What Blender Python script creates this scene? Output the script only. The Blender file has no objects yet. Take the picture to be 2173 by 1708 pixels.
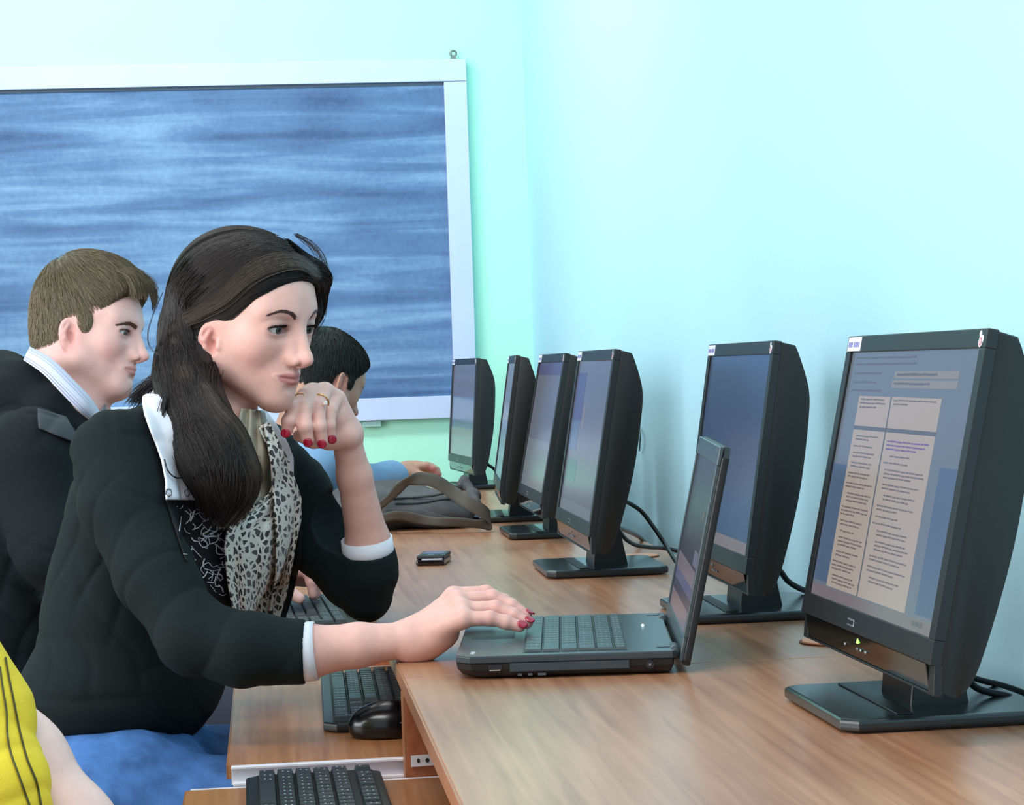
import bpy, bmesh, math, random
import numpy as np
from mathutils import Vector, Matrix
random.seed(7); rng = np.random.default_rng(7)
SC = bpy.context.scene; COL = SC.collection

# ------------------------------------------------------------------ camera
F_PX = 4735.0
YAW, PITCH, ROLL = [math.radians(a) for a in (6.31, 0.987, 1.907)]
CAM = np.array([0.0, 0.0, 1.095])
FW = np.array([math.sin(YAW)*math.cos(PITCH), math.cos(YAW)*math.cos(PITCH), -math.sin(PITCH)])
_r = np.array([math.cos(YAW), -math.sin(YAW), 0.0]); _u = np.cross(_r, FW)
RT = math.cos(ROLL)*_r - math.sin(ROLL)*_u
UP = math.sin(ROLL)*_r + math.cos(ROLL)*_u
ZV = -FW                                    # towards the viewer
def P(px, py, d):                           # a measured picture point at depth d metres -> world
    return CAM + d*(FW + (px-1086.5)/F_PX*RT - (py-854.0)/F_PX*UP)
cd = bpy.data.cameras.new('camera'); cam = bpy.data.objects.new('camera', cd); COL.objects.link(cam)
cd.sensor_width = 36.0; cd.sensor_fit = 'HORIZONTAL'; cd.lens = F_PX/2173.0*36.0
cd.clip_start = 0.05; cd.clip_end = 60
cam.matrix_world = Matrix(((RT[0], UP[0], ZV[0], CAM[0]), (RT[1], UP[1], ZV[1], CAM[1]), (RT[2], UP[2], ZV[2], CAM[2]), (0, 0, 0, 1)))
SC.camera = cam
# ------------------------------------------------------------------ light and exposure
W = bpy.data.worlds.new('world'); SC.world = W; W.use_nodes = True
W.node_tree.nodes['Background'].inputs[0].default_value = (0.80, 0.93, 1.0, 1)
W.node_tree.nodes['Background'].inputs[1].default_value = 0.62
def area(name, loc, target, sx, sy, power, col=(1, 1, 1)):
    l = bpy.data.lights.new(name, 'AREA'); l.shape = 'RECTANGLE'; l.size = sx; l.size_y = sy; l.energy = power; l.color = col
    o = bpy.data.objects.new(name, l); COL.objects.link(o); o.location = loc
    o.rotation_euler = (Vector(target)-Vector(loc)).to_track_quat('-Z', 'Y').to_euler()
    return o
area('window_light', (-3.3, 1.6, 1.9), (0.6, 3.6, 1.2), 3.6, 1.9, 125, (0.93, 0.97, 1.0))
area('ceiling_light', (-0.5, 1.2, 3.0), (0.2, 2.6, 0.8), 1.6, 0.5, 24, (1.0, 0.97, 0.93))
area('ceiling_light', (-0.7, 4.9, 3.1), (-0.3, 6.2, 1.2), 2.2, 0.35, 42, (0.97, 1.0, 0.98))
SC.view_settings.view_transform = 'Standard'; SC.view_settings.look = 'None'
SC.view_settings.gamma = 1.0; SC.view_settings.use_curve_mapping = False
SC.view_settings.exposure = 0.35

# ------------------------------------------------------------------ materials
def lin(r, g, b):
    f = lambda c: (c/255/12.92) if c/255 <= 0.04045 else ((c/255+0.055)/1.055)**2.4
    return (f(r), f(g), f(b), 1.0)
def mat(name, col, rough=0.5, metal=0.0, spec=0.5, noise=0.0, nscale=20.0, bump=0.0, bscale=200.0, coat=0.0, emit=0.0, attr=False, sss=0.0, stretch=None, trans=0.0):
    m = bpy.data.materials.new(name); m.use_nodes = True; nt = m.node_tree; N = nt.nodes; L = nt.links
    b = N['Principled BSDF']; c = lin(*col)
    b.inputs['Base Color'].default_value = c; b.inputs['Roughness'].default_value = rough
    b.inputs['Metallic'].default_value = metal; b.inputs['Specular IOR Level'].default_value = spec
    b.inputs['Coat Weight'].default_value = coat; b.inputs['Coat Roughness'].default_value = 0.12
    if sss: b.inputs['Subsurface Weight'].default_value = sss; b.inputs['Subsurface Radius'].default_value = (0.012, 0.004, 0.002); b.inputs['Subsurface Scale'].default_value = 0.6
    if trans: b.inputs['Transmission Weight'].default_value = trans
    src = None
    if attr:
        a = N.new('ShaderNodeAttribute'); a.attribute_name = 'tint'; src = a.outputs['Color']
    tc = N.new('ShaderNodeTexCoord'); co = tc.outputs['Object']
    if stretch:
        mp = N.new('ShaderNodeMapping'); mp.inputs['Scale'].default_value = stretch; L.new(co, mp.inputs[0]); co = mp.outputs[0]
    if noise:
        n = N.new('ShaderNodeTexNoise'); n.inputs['Scale'].default_value = nscale; n.inputs['Detail'].default_value = 5; L.new(co, n.inputs['Vector'])
        mr = N.new('ShaderNodeMapRange'); mr.inputs[1].default_value = 0.3; mr.inputs[2].default_value = 0.7; mr.inputs[3].default_value = 1-noise; mr.inputs[4].default_value = 1+noise
        L.new(n.outputs['Fac'], mr.inputs[0])
        mx = N.new('ShaderNodeVectorMath'); mx.operation = 'SCALE'
        if src: L.new(src, mx.inputs[0])
        else: mx.inputs[0].default_value = c[:3]
        L.new(mr.outputs[0], mx.inputs['Scale']); src = mx.outputs[0]
    if src: L.new(src, b.inputs['Base Color'])
    if bump:
        n = N.new('ShaderNodeTexNoise'); n.inputs['Scale'].default_value = bscale; n.inputs['Detail'].default_value = 4; L.new(co, n.inputs['Vector'])
        bp = N.new('ShaderNodeBump'); bp.inputs['Strength'].default_value = bump; bp.inputs['Distance'].default_value = 0.002
        L.new(n.outputs['Fac'], bp.inputs['Height']); L.new(bp.outputs[0], b.inputs['Normal'])
    if emit:
        b.inputs['Emission Color'].default_value = c; b.inputs['Emission Strength'].default_value = emit
    return m

def wood(name, c1, c2, rough=0.26, scale=1.0, turn=0.0):
    m = bpy.data.materials.new(name); m.use_nodes = True; N = m.node_tree.nodes; L = m.node_tree.links; b = N['Principled BSDF']
    tc = N.new('ShaderNodeTexCoord'); mp = N.new('ShaderNodeMapping'); mp.inputs['Scale'].default_value = (85*scale, 2.6*scale, 85*scale); mp.inputs['Rotation'].default_value = (0, 0, turn)
    L.new(tc.outputs['Object'], mp.inputs[0])
    n = N.new('ShaderNodeTexNoise'); n.inputs['Scale'].default_value = 1.0; n.inputs['Detail'].default_value = 6; n.inputs['Distortion'].default_value = 0.6; L.new(mp.outputs[0], n.inputs['Vector'])
    n2 = N.new('ShaderNodeTexNoise'); n2.inputs['Scale'].default_value = 3.2; n2.inputs['Detail'].default_value = 2; L.new(tc.outputs['Object'], n2.inputs['Vector'])
    ad = N.new('ShaderNodeMath'); ad.operation = 'MULTIPLY_ADD'; ad.inputs[1].default_value = 0.45; L.new(n2.outputs['Fac'], ad.inputs[0])
    mu = N.new('ShaderNodeMath'); mu.operation = 'MULTIPLY'; mu.inputs[1].default_value = 0.62; L.new(n.outputs['Fac'], mu.inputs[0]); L.new(mu.outputs[0], ad.inputs[2])
    cr = N.new('ShaderNodeValToRGB'); cr.color_ramp.elements[0].position = 0.36; cr.color_ramp.elements[0].color = lin(*c1); cr.color_ramp.elements[1].position = 0.68; cr.color_ramp.elements[1].color = lin(*c2)
    L.new(ad.outputs[0], cr.inputs[0]); L.new(cr.outputs[0], b.inputs['Base Color'])
    b.inputs['Roughness'].default_value = rough; b.inputs['Specular IOR Level'].default_value = 0.6
    bp = N.new('ShaderNodeBump'); bp.inputs['Strength'].default_value = 0.08; bp.inputs['Distance'].default_value = 0.001; L.new(n.outputs['Fac'], bp.inputs['Height']); L.new(bp.outputs[0], b.inputs['Normal'])
    return m

# ------------------------------------------------------------------ object helpers
def link(name, me, m=None, parent=None, smooth=False):
    o = bpy.data.objects.new(name, me); COL.objects.link(o)
    if m is not None:
        for x in (m if isinstance(m, (list, tuple)) else [m]): me.materials.append(x)
    if smooth: me.polygons.foreach_set('use_smooth', [True]*len(me.polygons))
    if parent is not None: o.parent = parent
    return o
def bm_obj(name, bm, m=None, parent=None, smooth=False):
    me = bpy.data.meshes.new(name); bmesh.ops.recalc_face_normals(bm, faces=bm.faces); bm.to_mesh(me); bm.free()
    return link(name, me, m, parent, smooth)
def np_obj(name, V, Fq, m=None, parent=None, smooth=True, tint=None, fmat=None):
    me = bpy.data.meshes.new(name)
    V = np.asarray(V, dtype=np.float32); Fq = np.asarray(Fq, dtype=np.int32); k = Fq.shape[1]
    me.vertices.add(len(V)); me.vertices.foreach_set('co', V.ravel())
    me.loops.add(Fq.size); me.loops.foreach_set('vertex_index', Fq.ravel())
    me.polygons.add(len(Fq)); me.polygons.foreach_set('loop_start', np.arange(0, Fq.size, k, dtype=np.int32)); me.polygons.foreach_set('loop_total', np.full(len(Fq), k, dtype=np.int32))
    if fmat is not None: me.polygons.foreach_set('material_index', np.asarray(fmat, dtype=np.int32))
    me.update(calc_edges=True); me.validate()
    if tint is not None:
        a = me.color_attributes.new('tint', 'FLOAT_COLOR', 'POINT'); t = np.ones((len(V), 4), dtype=np.float32); t[:, :3] = tint; a.data.foreach_set('color', t.ravel())
    return link(name, me, m, parent, smooth)
def empty(name, loc=(0, 0, 0), rz=0.0):
    o = bpy.data.objects.new(name, None); COL.objects.link(o); o.location = loc; o.rotation_euler = (0, 0, rz); o.empty_display_size = 0.05
    return o
def tag(o, label=None, cat=None, group=None, kind=None):
    if label: o['label'] = label
    if cat: o['category'] = cat
    if group: o['group'] = group
    if kind: o['kind'] = kind
    return o
def rel(o, parent):       # keep world placement of a mesh made in world coordinates under a placed parent
    o.parent = parent; bpy.context.view_layer.update(); o.matrix_parent_inverse = parent.matrix_world.inverted()
    return o
def abox(bm, x0, x1, y0, y1, z0, z1, bev=0.0, seg=2):
    vs = [bm.verts.new(v) for v in ((x0, y0, z0), (x1, y0, z0), (x1, y1, z0), (x0, y1, z0), (x0, y0, z1), (x1, y0, z1), (x1, y1, z1), (x0, y1, z1))]
    fs = [bm.faces.new([vs[i] for i in q]) for q in ((0, 3, 2, 1), (4, 5, 6, 7), (0, 1, 5, 4), (1, 2, 6, 5), (2, 3, 7, 6), (3, 0, 4, 7))]
    if bev:
        es = list({e for f in fs for e in f.edges}); bmesh.ops.bevel(bm, geom=es, offset=bev, segments=seg, affect='EDGES', profile=0.6)
def box(name, x0, x1, y0, y1, z0, z1, m, parent=None, bev=0.0, seg=2):
    bm = bmesh.new(); abox(bm, x0, x1, y0, y1, z0, z1, bev, seg); return bm_obj(name, bm, m, parent)
def prism(bm, pts, axis, a0, a1, bev=0.0):     # extrude a 2D outline along an axis
    def mk(p, a): return {'x': (a, p[0], p[1]), 'y': (p[0], a, p[1]), 'z': (p[0], p[1], a)}[axis]
    A = [bm.verts.new(mk(p, a0)) for p in pts]; B = [bm.verts.new(mk(p, a1)) for p in pts]
    fs = [bm.faces.new(A[::-1]), bm.faces.new(B)]
    n = len(pts)
    for i in range(n): fs.append(bm.faces.new((A[i], A[(i+1) % n], B[(i+1) % n], B[i])))
    if bev:
        es = [e for e in (fs[0].edges[:] + fs[1].edges[:])]; bmesh.ops.bevel(bm, geom=es, offset=bev, segments=3, affect='EDGES', profile=0.6)
    return fs
def catmull(pts, n=8):
    pts = [np.asarray(p, float) for p in pts]; Q = [2*pts[0]-pts[1]] + pts + [2*pts[-1]-pts[-2]]; out = []
    for i in range(1, len(Q)-2):
        for j in range(n):
            t = j/n; out.append(0.5*((2*Q[i])+(-Q[i-1]+Q[i+1])*t+(2*Q[i-1]-5*Q[i]+4*Q[i+1]-Q[i+2])*t*t+(-Q[i-1]+3*Q[i]-3*Q[i+1]+Q[i+2])*t**3))
    out.append(Q[-2]); return np.array(out)
def tube_geo(C, rad, k=8, closed=False, flat=None):
    C = np.asarray(C, float); n = len(C); rad = np.broadcast_to(np.asarray(rad, float), (n,))
    T = np.gradient(C, axis=0); T /= np.linalg.norm(T, axis=1)[:, None]+1e-12
    nrm = np.cross(T[0], [0.1, 0.2, 1.0]); nrm /= np.linalg.norm(nrm); V = []
    for i in range(n):
        nrm = nrm-T[i]*(nrm@T[i]); nrm /= np.linalg.norm(nrm)+1e-12; b = np.cross(T[i], nrm)
        for j in range(k):
            a = 2*math.pi*j/k; V.append(C[i]+rad[i]*(math.cos(a)*nrm+math.sin(a)*b))
    Fq = []
    for i in range(n if closed else n-1):
        for j in range(k):
            i2 = (i+1) % n; Fq.append((i*k+j, i*k+(j+1) % k, i2*k+(j+1) % k, i2*k+j))
    V = np.array(V)
    if not closed:
        a = len(V); V = np.vstack([V, C[:1], C[-1:]])
        for j in range(k):
            Fq.append((a, (j+1) % k, j, a)); Fq.append((a+1, (n-1)*k+j, (n-1)*k+(j+1) % k, a+1))
    return V, Fq
def tube(name, pts, rad, m, parent=None, k=10, n=8, closed=False, smooth_path=True):
    C = catmull(pts, n) if smooth_path else np.array(pts)
    V, Fq = tube_geo(C, rad if np.isscalar(rad) else np.interp(np.linspace(0, 1, len(C)), np.linspace(0, 1, len(rad)), rad), k, closed)
    me = bpy.data.meshes.new(name); me.from_pydata([tuple(v) for v in V], [], [tuple(dict.fromkeys(f)) for f in Fq]); me.update()
    return link(name, me, m, parent, True)
def copy_tree(o, parent=None):
    c = o.copy(); COL.objects.link(c)
    if parent is not None: c.parent = parent; c.matrix_parent_inverse = o.matrix_parent_inverse.copy()
    for ch in list(o.children): copy_tree(ch, c)
    return c

# ------------------------------------------------------------------ implicit surfaces for bodies and cloth
class Shape:
    def __init__(s): s.p = []; s.disp = None; s.dslop = 0.0
    def cone(s, a, b, ra, rb=None, k=0.01, op='u'):
        a = np.asarray(a, float); b = np.asarray(b, float); rb = ra if rb is None else rb; ba = b-a; L2 = max(ba@ba, 1e-12)
        def f(Q, a=a, ba=ba, L2=L2, ra=ra, rb=rb):
            pa = Q-a; h = np.clip(pa@ba/L2, 0, 1); e = pa-h[:, None]*ba
            return np.sqrt(np.einsum('ij,ij->i', e, e))-(ra+(rb-ra)*h)
        s.p.append((f, (a+b)/2, math.sqrt(L2)/2+max(ra, rb), k, op, None)); return s
    def ell(s, c, r, A=None, k=0.01, op='u'):
        c = np.asarray(c, float); r = np.asarray(r, float); A = np.eye(3) if A is None else np.asarray(A, float)   # rows of A = axes
        def f(Q, c=c, r=r, A=A):
            q = (Q-c)@A.T; a = q/r; b = a/r; k0 = np.sqrt(np.einsum('ij,ij->i', a, a)); k1 = np.sqrt(np.einsum('ij,ij->i', b, b))+1e-9
            return np.where(k0 < 1e-4, -r.min(), k0*(k0-1)/k1)
        s.p.append((f, c, r.max(), k, op, None)); return s
    def els(s, sc, c, r, A=None, k=0.01, op='u'): return s.ell(c, np.asarray(r, float)*sc, A, k, op)
    def chain(s, pts, rs, k=0.01):
        for i in range(len(pts)-1): s.cone(pts[i], pts[i+1], rs[i], rs[i+1], k)
        return s
    def sub(s, shape, o, A, rad, k=0.01, sc=1.0):           # nested shape in its own frame; rows of A = its axes
        s.p.append((None, np.asarray(o, float), rad, k, 'u', (shape, np.asarray(o, float), np.asarray(A, float), sc))); return s
    def ev(s, Q, c=None, R=None):
        d = np.full(len(Q), 1e3)
        for f, pc, pr, k, op, nest in s.p:
            if c is not None and np.linalg.norm(pc-c)-pr > R+k+0.004: continue
            if nest is not None:
                sh, o, A, sc = nest; v = sh.ev(((Q-o)@A.T)/sc, None if c is None else ((c-o)@A.T)/sc, None if R is None else R/sc)*sc
            else: v = f(Q)
            if op == 'u': h = np.clip(0.5+0.5*(v-d)/k, 0, 1); d = v+(d-v)*h-k*h*(1-h)
            elif op == 's': h = np.clip(0.5-0.5*(d+v)/k, 0, 1); d = d+(-v-d)*h+k*h*(1-h)
            else: h = np.clip(0.5-0.5*(d-v)/k, 0, 1); d = d+(v-d)*h+k*h*(1-h)
        if s.disp is not None: d = d-s.disp(Q)
        return d
    def grad(s, Q, e=0.0008):
        g = np.zeros_like(Q)
        for t in ((1, -1, -1), (-1, -1, 1), (-1, 1, -1), (1, 1, 1)): t = np.array(t, float); g += t*s.ev(Q+t*e)[:, None]
        return g/(np.linalg.norm(g, axis=1)[:, None]+1e-12)
    def project(s, Q, off=0.0, it=3):
        Q = Q.copy()
        for _ in range(it): d = s.ev(Q)-off; Q -= s.grad(Q)*np.clip(d, -0.05, 0.05)[:, None]
        return Q
    def mesh(s, res, lo=None, hi=None, B=16):
        if lo is None:
            lo = np.min([p[1]-p[2] for p in s.p if p[4] == 'u'], axis=0); hi = np.max([p[1]+p[2] for p in s.p if p[4] == 'u'], axis=0)
        lo = np.asarray(lo, float)-0.01; hi = np.asarray(hi, float)+0.01
        bs = B*res; nb = np.maximum(np.ceil((hi-lo)/bs).astype(int), 1); G = nb*B+2
        I = np.stack(np.meshgrid(*[np.arange(n) for n in nb], indexing='ij'), -1).reshape(-1, 3)
        Cc = lo+(I+0.5)*bs; half = bs*0.5*math.sqrt(3); d = s.ev(Cc); I = I[np.abs(d) < half*1.35+0.012+s.dslop]
        n1 = B+2; loc = np.stack(np.meshgrid(*[np.arange(n1)]*3, indexing='ij'), -1).reshape(-1, 3)
        vid = []; vpos = []; quads = []
        gid = lambda X: (X[:, 0]*G[1]+X[:, 1])*G[2]+X[:, 2]
        for b in I:
            base = b*B; pts = lo+(base+loc)*res; D = s.ev(pts, lo+(base+B/2)*res, half*1.15+0.003+s.dslop).reshape(n1, n1, n1)
            if D.min() > 0 or D.max() < 0: continue
            S = D < 0; c = S[:-1, :-1, :-1]; cnt = np.zeros((B+1,)*3, int)
            for i in (0, 1):
                for j in (0, 1):
                    for k in (0, 1): cnt += S[i:B+1+i, j:B+1+j, k:B+1+k]
            act = (cnt > 0) & (cnt < 8); act[B, :, :] = False; act[:, B, :] = False; act[:, :, B] = False
            A = np.argwhere(act)
            if len(A):
                acc = np.zeros((len(A), 3)); num = np.zeros(len(A)); v = {}
                for i in (0, 1):
                    for j in (0, 1):
                        for k in (0, 1): v[i, j, k] = D[A[:, 0]+i, A[:, 1]+j, A[:, 2]+k]
                for p in v:
                    for ax in range(3):
                        if p[ax]: continue
                        q = list(p); q[ax] = 1; d0 = v[p]; d1 = v[tuple(q)]; m = (d0 < 0) != (d1 < 0); t = d0/(d0-d1+1e-20)
                        e = np.tile(np.array(p, float), (len(A), 1)); e[:, ax] += t; acc[m] += e[m]; num[m] += 1
                vid.append(gid(base+A)); vpos.append(lo+(base+A+acc/num[:, None])*res)
            # edges that start at corners 1..B of this block
            for ax in range(3):
                sl0 = [slice(1, B+1)]*3; sl1 = list(sl0); sl1[ax] = slice(2, B+2)
                a0 = S[tuple(sl0)]; a1 = S[tuple(sl1)]; E = np.argwhere(a0 != a1)
                if not len(E): continue
                fl = a0[E[:, 0], E[:, 1], E[:, 2]]; E = base+E+1; o1 = np.zeros(3, int); o2 = np.zeros(3, int); o1[(ax+1) % 3] = 1; o2[(ax+2) % 3] = 1
                q = np.stack([gid(E), gid(E-o1), gid(E-o1-o2), gid(E-o2)], 1); q[~fl] = q[~fl][:, ::-1]; quads.append(q)
        vid = np.concatenate(vid); vpos = np.concatenate(vpos); quads = np.concatenate(quads)
        o = np.argsort(vid); vid = vid[o]; vpos = vpos[o]; ix = np.searchsorted(vid, quads); ok = (ix < len(vid)).all(1); ix = np.minimum(ix, len(vid)-1); ok &= (vid[ix] == quads).all(1)
        f = ix[ok]; e = f[:, [0, 1, 1, 2, 2, 3, 3, 0]].reshape(-1, 2); key = np.sort(e, axis=1); key = key[:, 0]*np.int64(len(vpos)+1)+key[:, 1]; u, inv, cnt = np.unique(key, return_inverse=True, return_counts=True)
        be = e[cnt[inv.ravel()] == 1]                                  # close the few missing quads where neighbouring blocks disagreed
        if 0 < len(be) < 4000:
            nx = {}; add = []
            for a_, b_ in be: nx.setdefault(int(b_), []).append(int(a_))
            while nx:
                s0 = next(iter(nx)); loop = [s0]; cur = nx[s0].pop()
                if not nx[s0]: del nx[s0]
                while cur != s0 and cur in nx and len(loop) < 60:
                    loop.append(cur); n_ = nx[cur].pop()
                    if not nx[cur]: del nx[cur]
                    cur = n_
                if cur == s0 and len(loop) == 4: add.append(loop)
                elif cur == s0 and len(loop) > 4 and len(loop) % 2 == 0:
                    for q in range(1, len(loop)-2, 2): add.append([loop[0], loop[q], loop[q+1], loop[q+2]])
            if add: f = np.concatenate([f, np.array(add)])
        return vpos, f

def wave(Q, a, f, ph=0.0): return np.sin(Q@np.asarray(a, float)*f+ph)
def creases(dirs, amp, free=()):      # narrow valleys between soft swells; quiet near the points in free
    def g(Q):
        w = 0.020*np.sin(Q[:, [1, 2, 0]]*17+1.3)+0.008*np.sin(Q[:, [2, 0, 1]]*47+0.4); q = Q+w; v = np.zeros(len(Q))
        for i, (a, f, s) in enumerate(dirs):
            t = np.abs(np.sin(q@np.asarray(a, float)*f*0.5+i*1.7)); m = np.clip(0.5+0.9*np.sin(Q@np.array([13.0+3*i, 9.0-2*i, 17.0])+i*2.1), 0, 1); v = v-s*m*(1-t)**3
        for c, R in free: v = v*np.clip((np.linalg.norm(Q-c, axis=1)/R)**2, 0, 1)
        return amp*v
    return g
def folds(dirs, amp):
    def g(Q):
        w = 0.012*np.sin(Q[:, [1, 2, 0]]*31+1.3)+0.006*np.sin(Q[:, [2, 0, 1]]*73); q = Q+w; v = 0
        for i, (a, f, s) in enumerate(dirs): t = np.sin(q@np.asarray(a, float)*f+i*1.7); v = v+s*(np.sign(t)*np.abs(t)**1.5)
        m = 0.5+0.5*np.sin(Q@np.array([9.0, 14.0, 11.0])); return amp*v*(0.35+0.65*m)
    return g

# ------------------------------------------------------------------ a head in its own frame: x forward, y to the person's left, z up
def head_shape(male=False, lid=0.0046):
    h = Shape(); g = 1.0
    h.ell((-0.015, 0, 0.036), (0.092, 0.072, 0.078), k=0.02)
    h.ell((0.030, 0, 0.030), (0.056, 0.060, 0.058), k=0.03)           # forehead
    h.ell((0.026, 0, -0.032), (0.054, 0.0535 if not male else 0.056, 0.066), k=0.03)           # face
    for s in (-1, 1):
        h.ell((0.041, s*0.036, -0.018), (0.027, 0.021, 0.024), k=0.026)     # cheek
        h.cone((0.004, s*0.050, -0.052 if not male else -0.056), (0.056, s*0.012, -0.088), 0.014 if not male else 0.022, 0.015, k=0.022)
        h.cone((-0.002, s*0.056, -0.004), (0.004, s*0.051, -0.050), 0.016, 0.015 if not male else 0.019, k=0.028)
        h.cone((0.074, s*0.013, 0.022), (0.060, s*0.044, 0.024), 0.009 if not male else 0.0115, 0.009, k=0.020)  # brow
    h.ell((0.066, 0, -0.091), (0.017, 0.017, 0.015), k=0.022)        # chin
    if male: h.cone((0.058, -0.012, -0.092), (0.058, 0.012, -0.092), 0.016, 0.016, k=0.02)
    h.ell((0.066, 0, -0.058), (0.022, 0.025, 0.024), k=0.018)         # muzzle
    for s in (-1, 1):
        h.ell((0.0885, s*0.031, 0.0035), (0.013, 0.018, 0.0125), k=0.014, op='s')    # socket
        h.ell((0.0655, s*0.0320, 0.0032), (0.0155, 0.0178, 0.0146), k=0.006)      # lids over the eyeball
        h.cone((0.0795, s*0.019, 0.0105), (0.070, s*0.043, 0.0095), 0.0022, 0.0022, k=0.006)
    h.cone((0.0800, 0, 0.016), (0.1020, 0, -0.027), 0.0074, 0.0072, k=0.010)         # bridge
    for s in (-1, 1): h.cone((0.0745, s*0.0065, 0.006), (0.0865, s*0.0100, -0.031), 0.0078, 0.0082, k=0.012)
    h.ell((0.1040, 0, -0.0335), (0.0098, 0.0078, 0.0078), k=0.008)                 # tip
    h.cone((0.099, 0, -0.040), (0.086, 0, -0.045), 0.0045, 0.005, k=0.006)
    for s in (-1, 1):
        h.ell((0.0915, s*0.0112, -0.0368), (0.0088, 0.0052, 0.0064), k=0.005)       # wing
        h.ell((0.0965, s*0.0062, -0.0445), (0.0058, 0.0027, 0.0042), k=0.003, op='s')
        pass
    h.cone((0.0885, 0, -0.047), (0.0885, 0, -0.052), 0.0022, 0.0022, k=0.005, op='s')  # philtrum
    zc = -0.0610; r1, r2 = (0.0046, 0.0058) if not male else (0.0034, 0.0046)
    for s in (-1, 1):
        h.cone((0.0880, s*0.004, zc+0.0045), (0.0750, s*0.0240, zc+0.0016), r1, 0.0018, k=0.005)
        h.cone((0.0862, s*0.003, zc-0.0058), (0.0742, s*0.0200, zc-0.0022), r2, 0.0024, k=0.005)
        h.cone((0.0948, s*0.000, zc-0.0004), (0.0780, s*0.0262, zc+0.0016), 0.0014, 0.0006, k=0.0026, op='s')
    h.ell((0.0900, 0, -0.0735), (0.0055, 0.0120, 0.0038), k=0.008, op='s')
    for s in (-1, 1):                                                            # ear
        t = 0.50; A = np.array([[math.cos(t), -s*math.sin(t), 0], [s*math.sin(t), math.cos(t), 0], [0, 0, 1.0]])
        t = 0.20; B = np.array([[math.cos(t), 0, math.sin(t)], [0, 1, 0], [-math.sin(t), 0, math.cos(t)]]); A = B@A
        c = np.array((-0.010, s*0.0745, -0.014)) if male else np.array((0.001, s*0.0728, -0.029)); es = 1.0 if male else 0.90; A0 = A; w = lambda x, y, z: c+es*(np.array((x, s*y, z))@A)
        h.ell(w(0, 0, 0), (0.0175*es, 0.0056, 0.0300*es), A, k=0.004); h.ell(w(0.006, 0.0005, -0.024), (0.0085, 0.0055, 0.0100), A, k=0.004)
        h.ell(w(0.0015, 0.0062, 0.0030), (0.0128*es, 0.0066, 0.0215*es), A, k=0.0015, op='s')
        h.chain([w(0.002, 0.0015, 0.018), w(-0.006, 0.0025, 0.006), w(-0.0065, 0.0025, -0.006), w(0.000, 0.002, -0.014)], [0.0022, 0.0030, 0.0030, 0.0026], k=0.004)
        h.ell(w(0.004, 0.0030, -0.003), (0.0055, 0.0075, 0.0085), A, k=0.002, op='s')
        h.cone(w(0.0125, 0.003, -0.006), w(0.0135, 0.002, 0.002), 0.0036, 0.0028, k=0.004)
    for s in (-1, 1):                                                            # opening between the lids
        h.ell((0.0790, s*0.0322, 0.0014), (0.0110, 0.0160, lid), np.array([[math.cos(0.28*s), math.sin(0.28*s), 0], [-math.sin(0.28*s), math.cos(0.28*s), 0], [0, 0, 1.0]]), k=0.0012, op='s')
    return h
HEAD_F = head_shape(False, 0.0047); HEAD_M = head_shape(True, 0.0034)
def frame(a, p, r=0.0):      # head axes (rows) for a turn a towards the viewer, a downward nod p and a sideways tilt r, in degrees
    a, p, r = [math.radians(v) for v in (a, p, r)]
    H = math.cos(a)*RT+math.sin(a)*ZV; f = math.cos(p)*H-math.sin(p)*UP; u = math.cos(p)*UP+math.sin(p)*H; l = np.cross(u, f)
    u2 = math.cos(r)*u+math.sin(r)*l; l2 = np.cross(u2, f); return np.array([f, l2, u2])

SKIN = mat('skin', (226, 178, 166), 0.50, spec=0.38, attr=True, noise=0.05, nscale=70, sss=0.06, bump=0.05, bscale=900)
EYE_W = mat('eye_white', (205, 198, 195), 0.25)
IRIS_M = mat('iris', (58, 64, 58), 0.15); PUPIL_M = mat('pupil', (12, 12, 14), 0.1)
NAIL = mat('nail_polish', (168, 18, 52), 0.18, coat=0.6)
GOLD = mat('gold', (226, 186, 130), 0.25, metal=1.0)
BROW = mat('brow_hair', (62, 44, 42), 0.7)
def skin_tint(Q, o, A, base, blush=0.5, lips=(176, 92, 98), sc=1.0):
    c0 = np.array(lin(*base)[:3]); T = np.tile(c0, (len(Q), 1)); q = ((Q-o)@A.T)/sc
    def mixin(w, col):
        w = np.clip(w, 0, 1)[:, None]; T[:] = T*(1-w)+np.array(lin(*col)[:3])*w
    g = lambda c, r: np.exp(-(((q-np.array(c))/np.array(r))**2).sum(1))
    for s in (-1, 1): mixin(blush*g((0.055, s*0.040, -0.034), (0.026, 0.02, 0.020)), (230, 156, 158))
    mixin(0.30*g((0.105, 0, -0.036), (0.015, 0.014, 0.012)), (222, 140, 138))
    for s in (-1, 1): mixin(0.60*g((-0.006, s*0.076, -0.020), (0.02, 0.012, 0.03)), (206, 122, 116))
    for s in (-1, 1): mixin(0.72*g((0.078, s*0.033, 0.003), (0.012, 0.019, 0.0085)), (128, 86, 88)); mixin(0.6*g((0.074, s*0.022, 0.008), (0.012, 0.010, 0.010)), (150, 92, 92))  # shade of the eye sockets and nose sides blended into the skin colour
    w = (np.abs(q[:, 1]) < 0.0245) & (q[:, 0] > 0.068)
    y = np.abs(q[:, 1])/0.0245; up = -0.0600+0.0062*np.sqrt(np.clip(1-y**2, 0, 1))+0.0012; dn = -0.0600-0.0095*np.sqrt(np.clip(1-y**1.6, 0, 1))
    e = np.minimum(up-q[:, 2], q[:, 2]-dn)/0.0026+0.45; mixin(np.where(w, np.clip(e, 0, 1)*np.clip((1.02-y)*6, 0, 1)*0.72, 0), lips)
    return T
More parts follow.
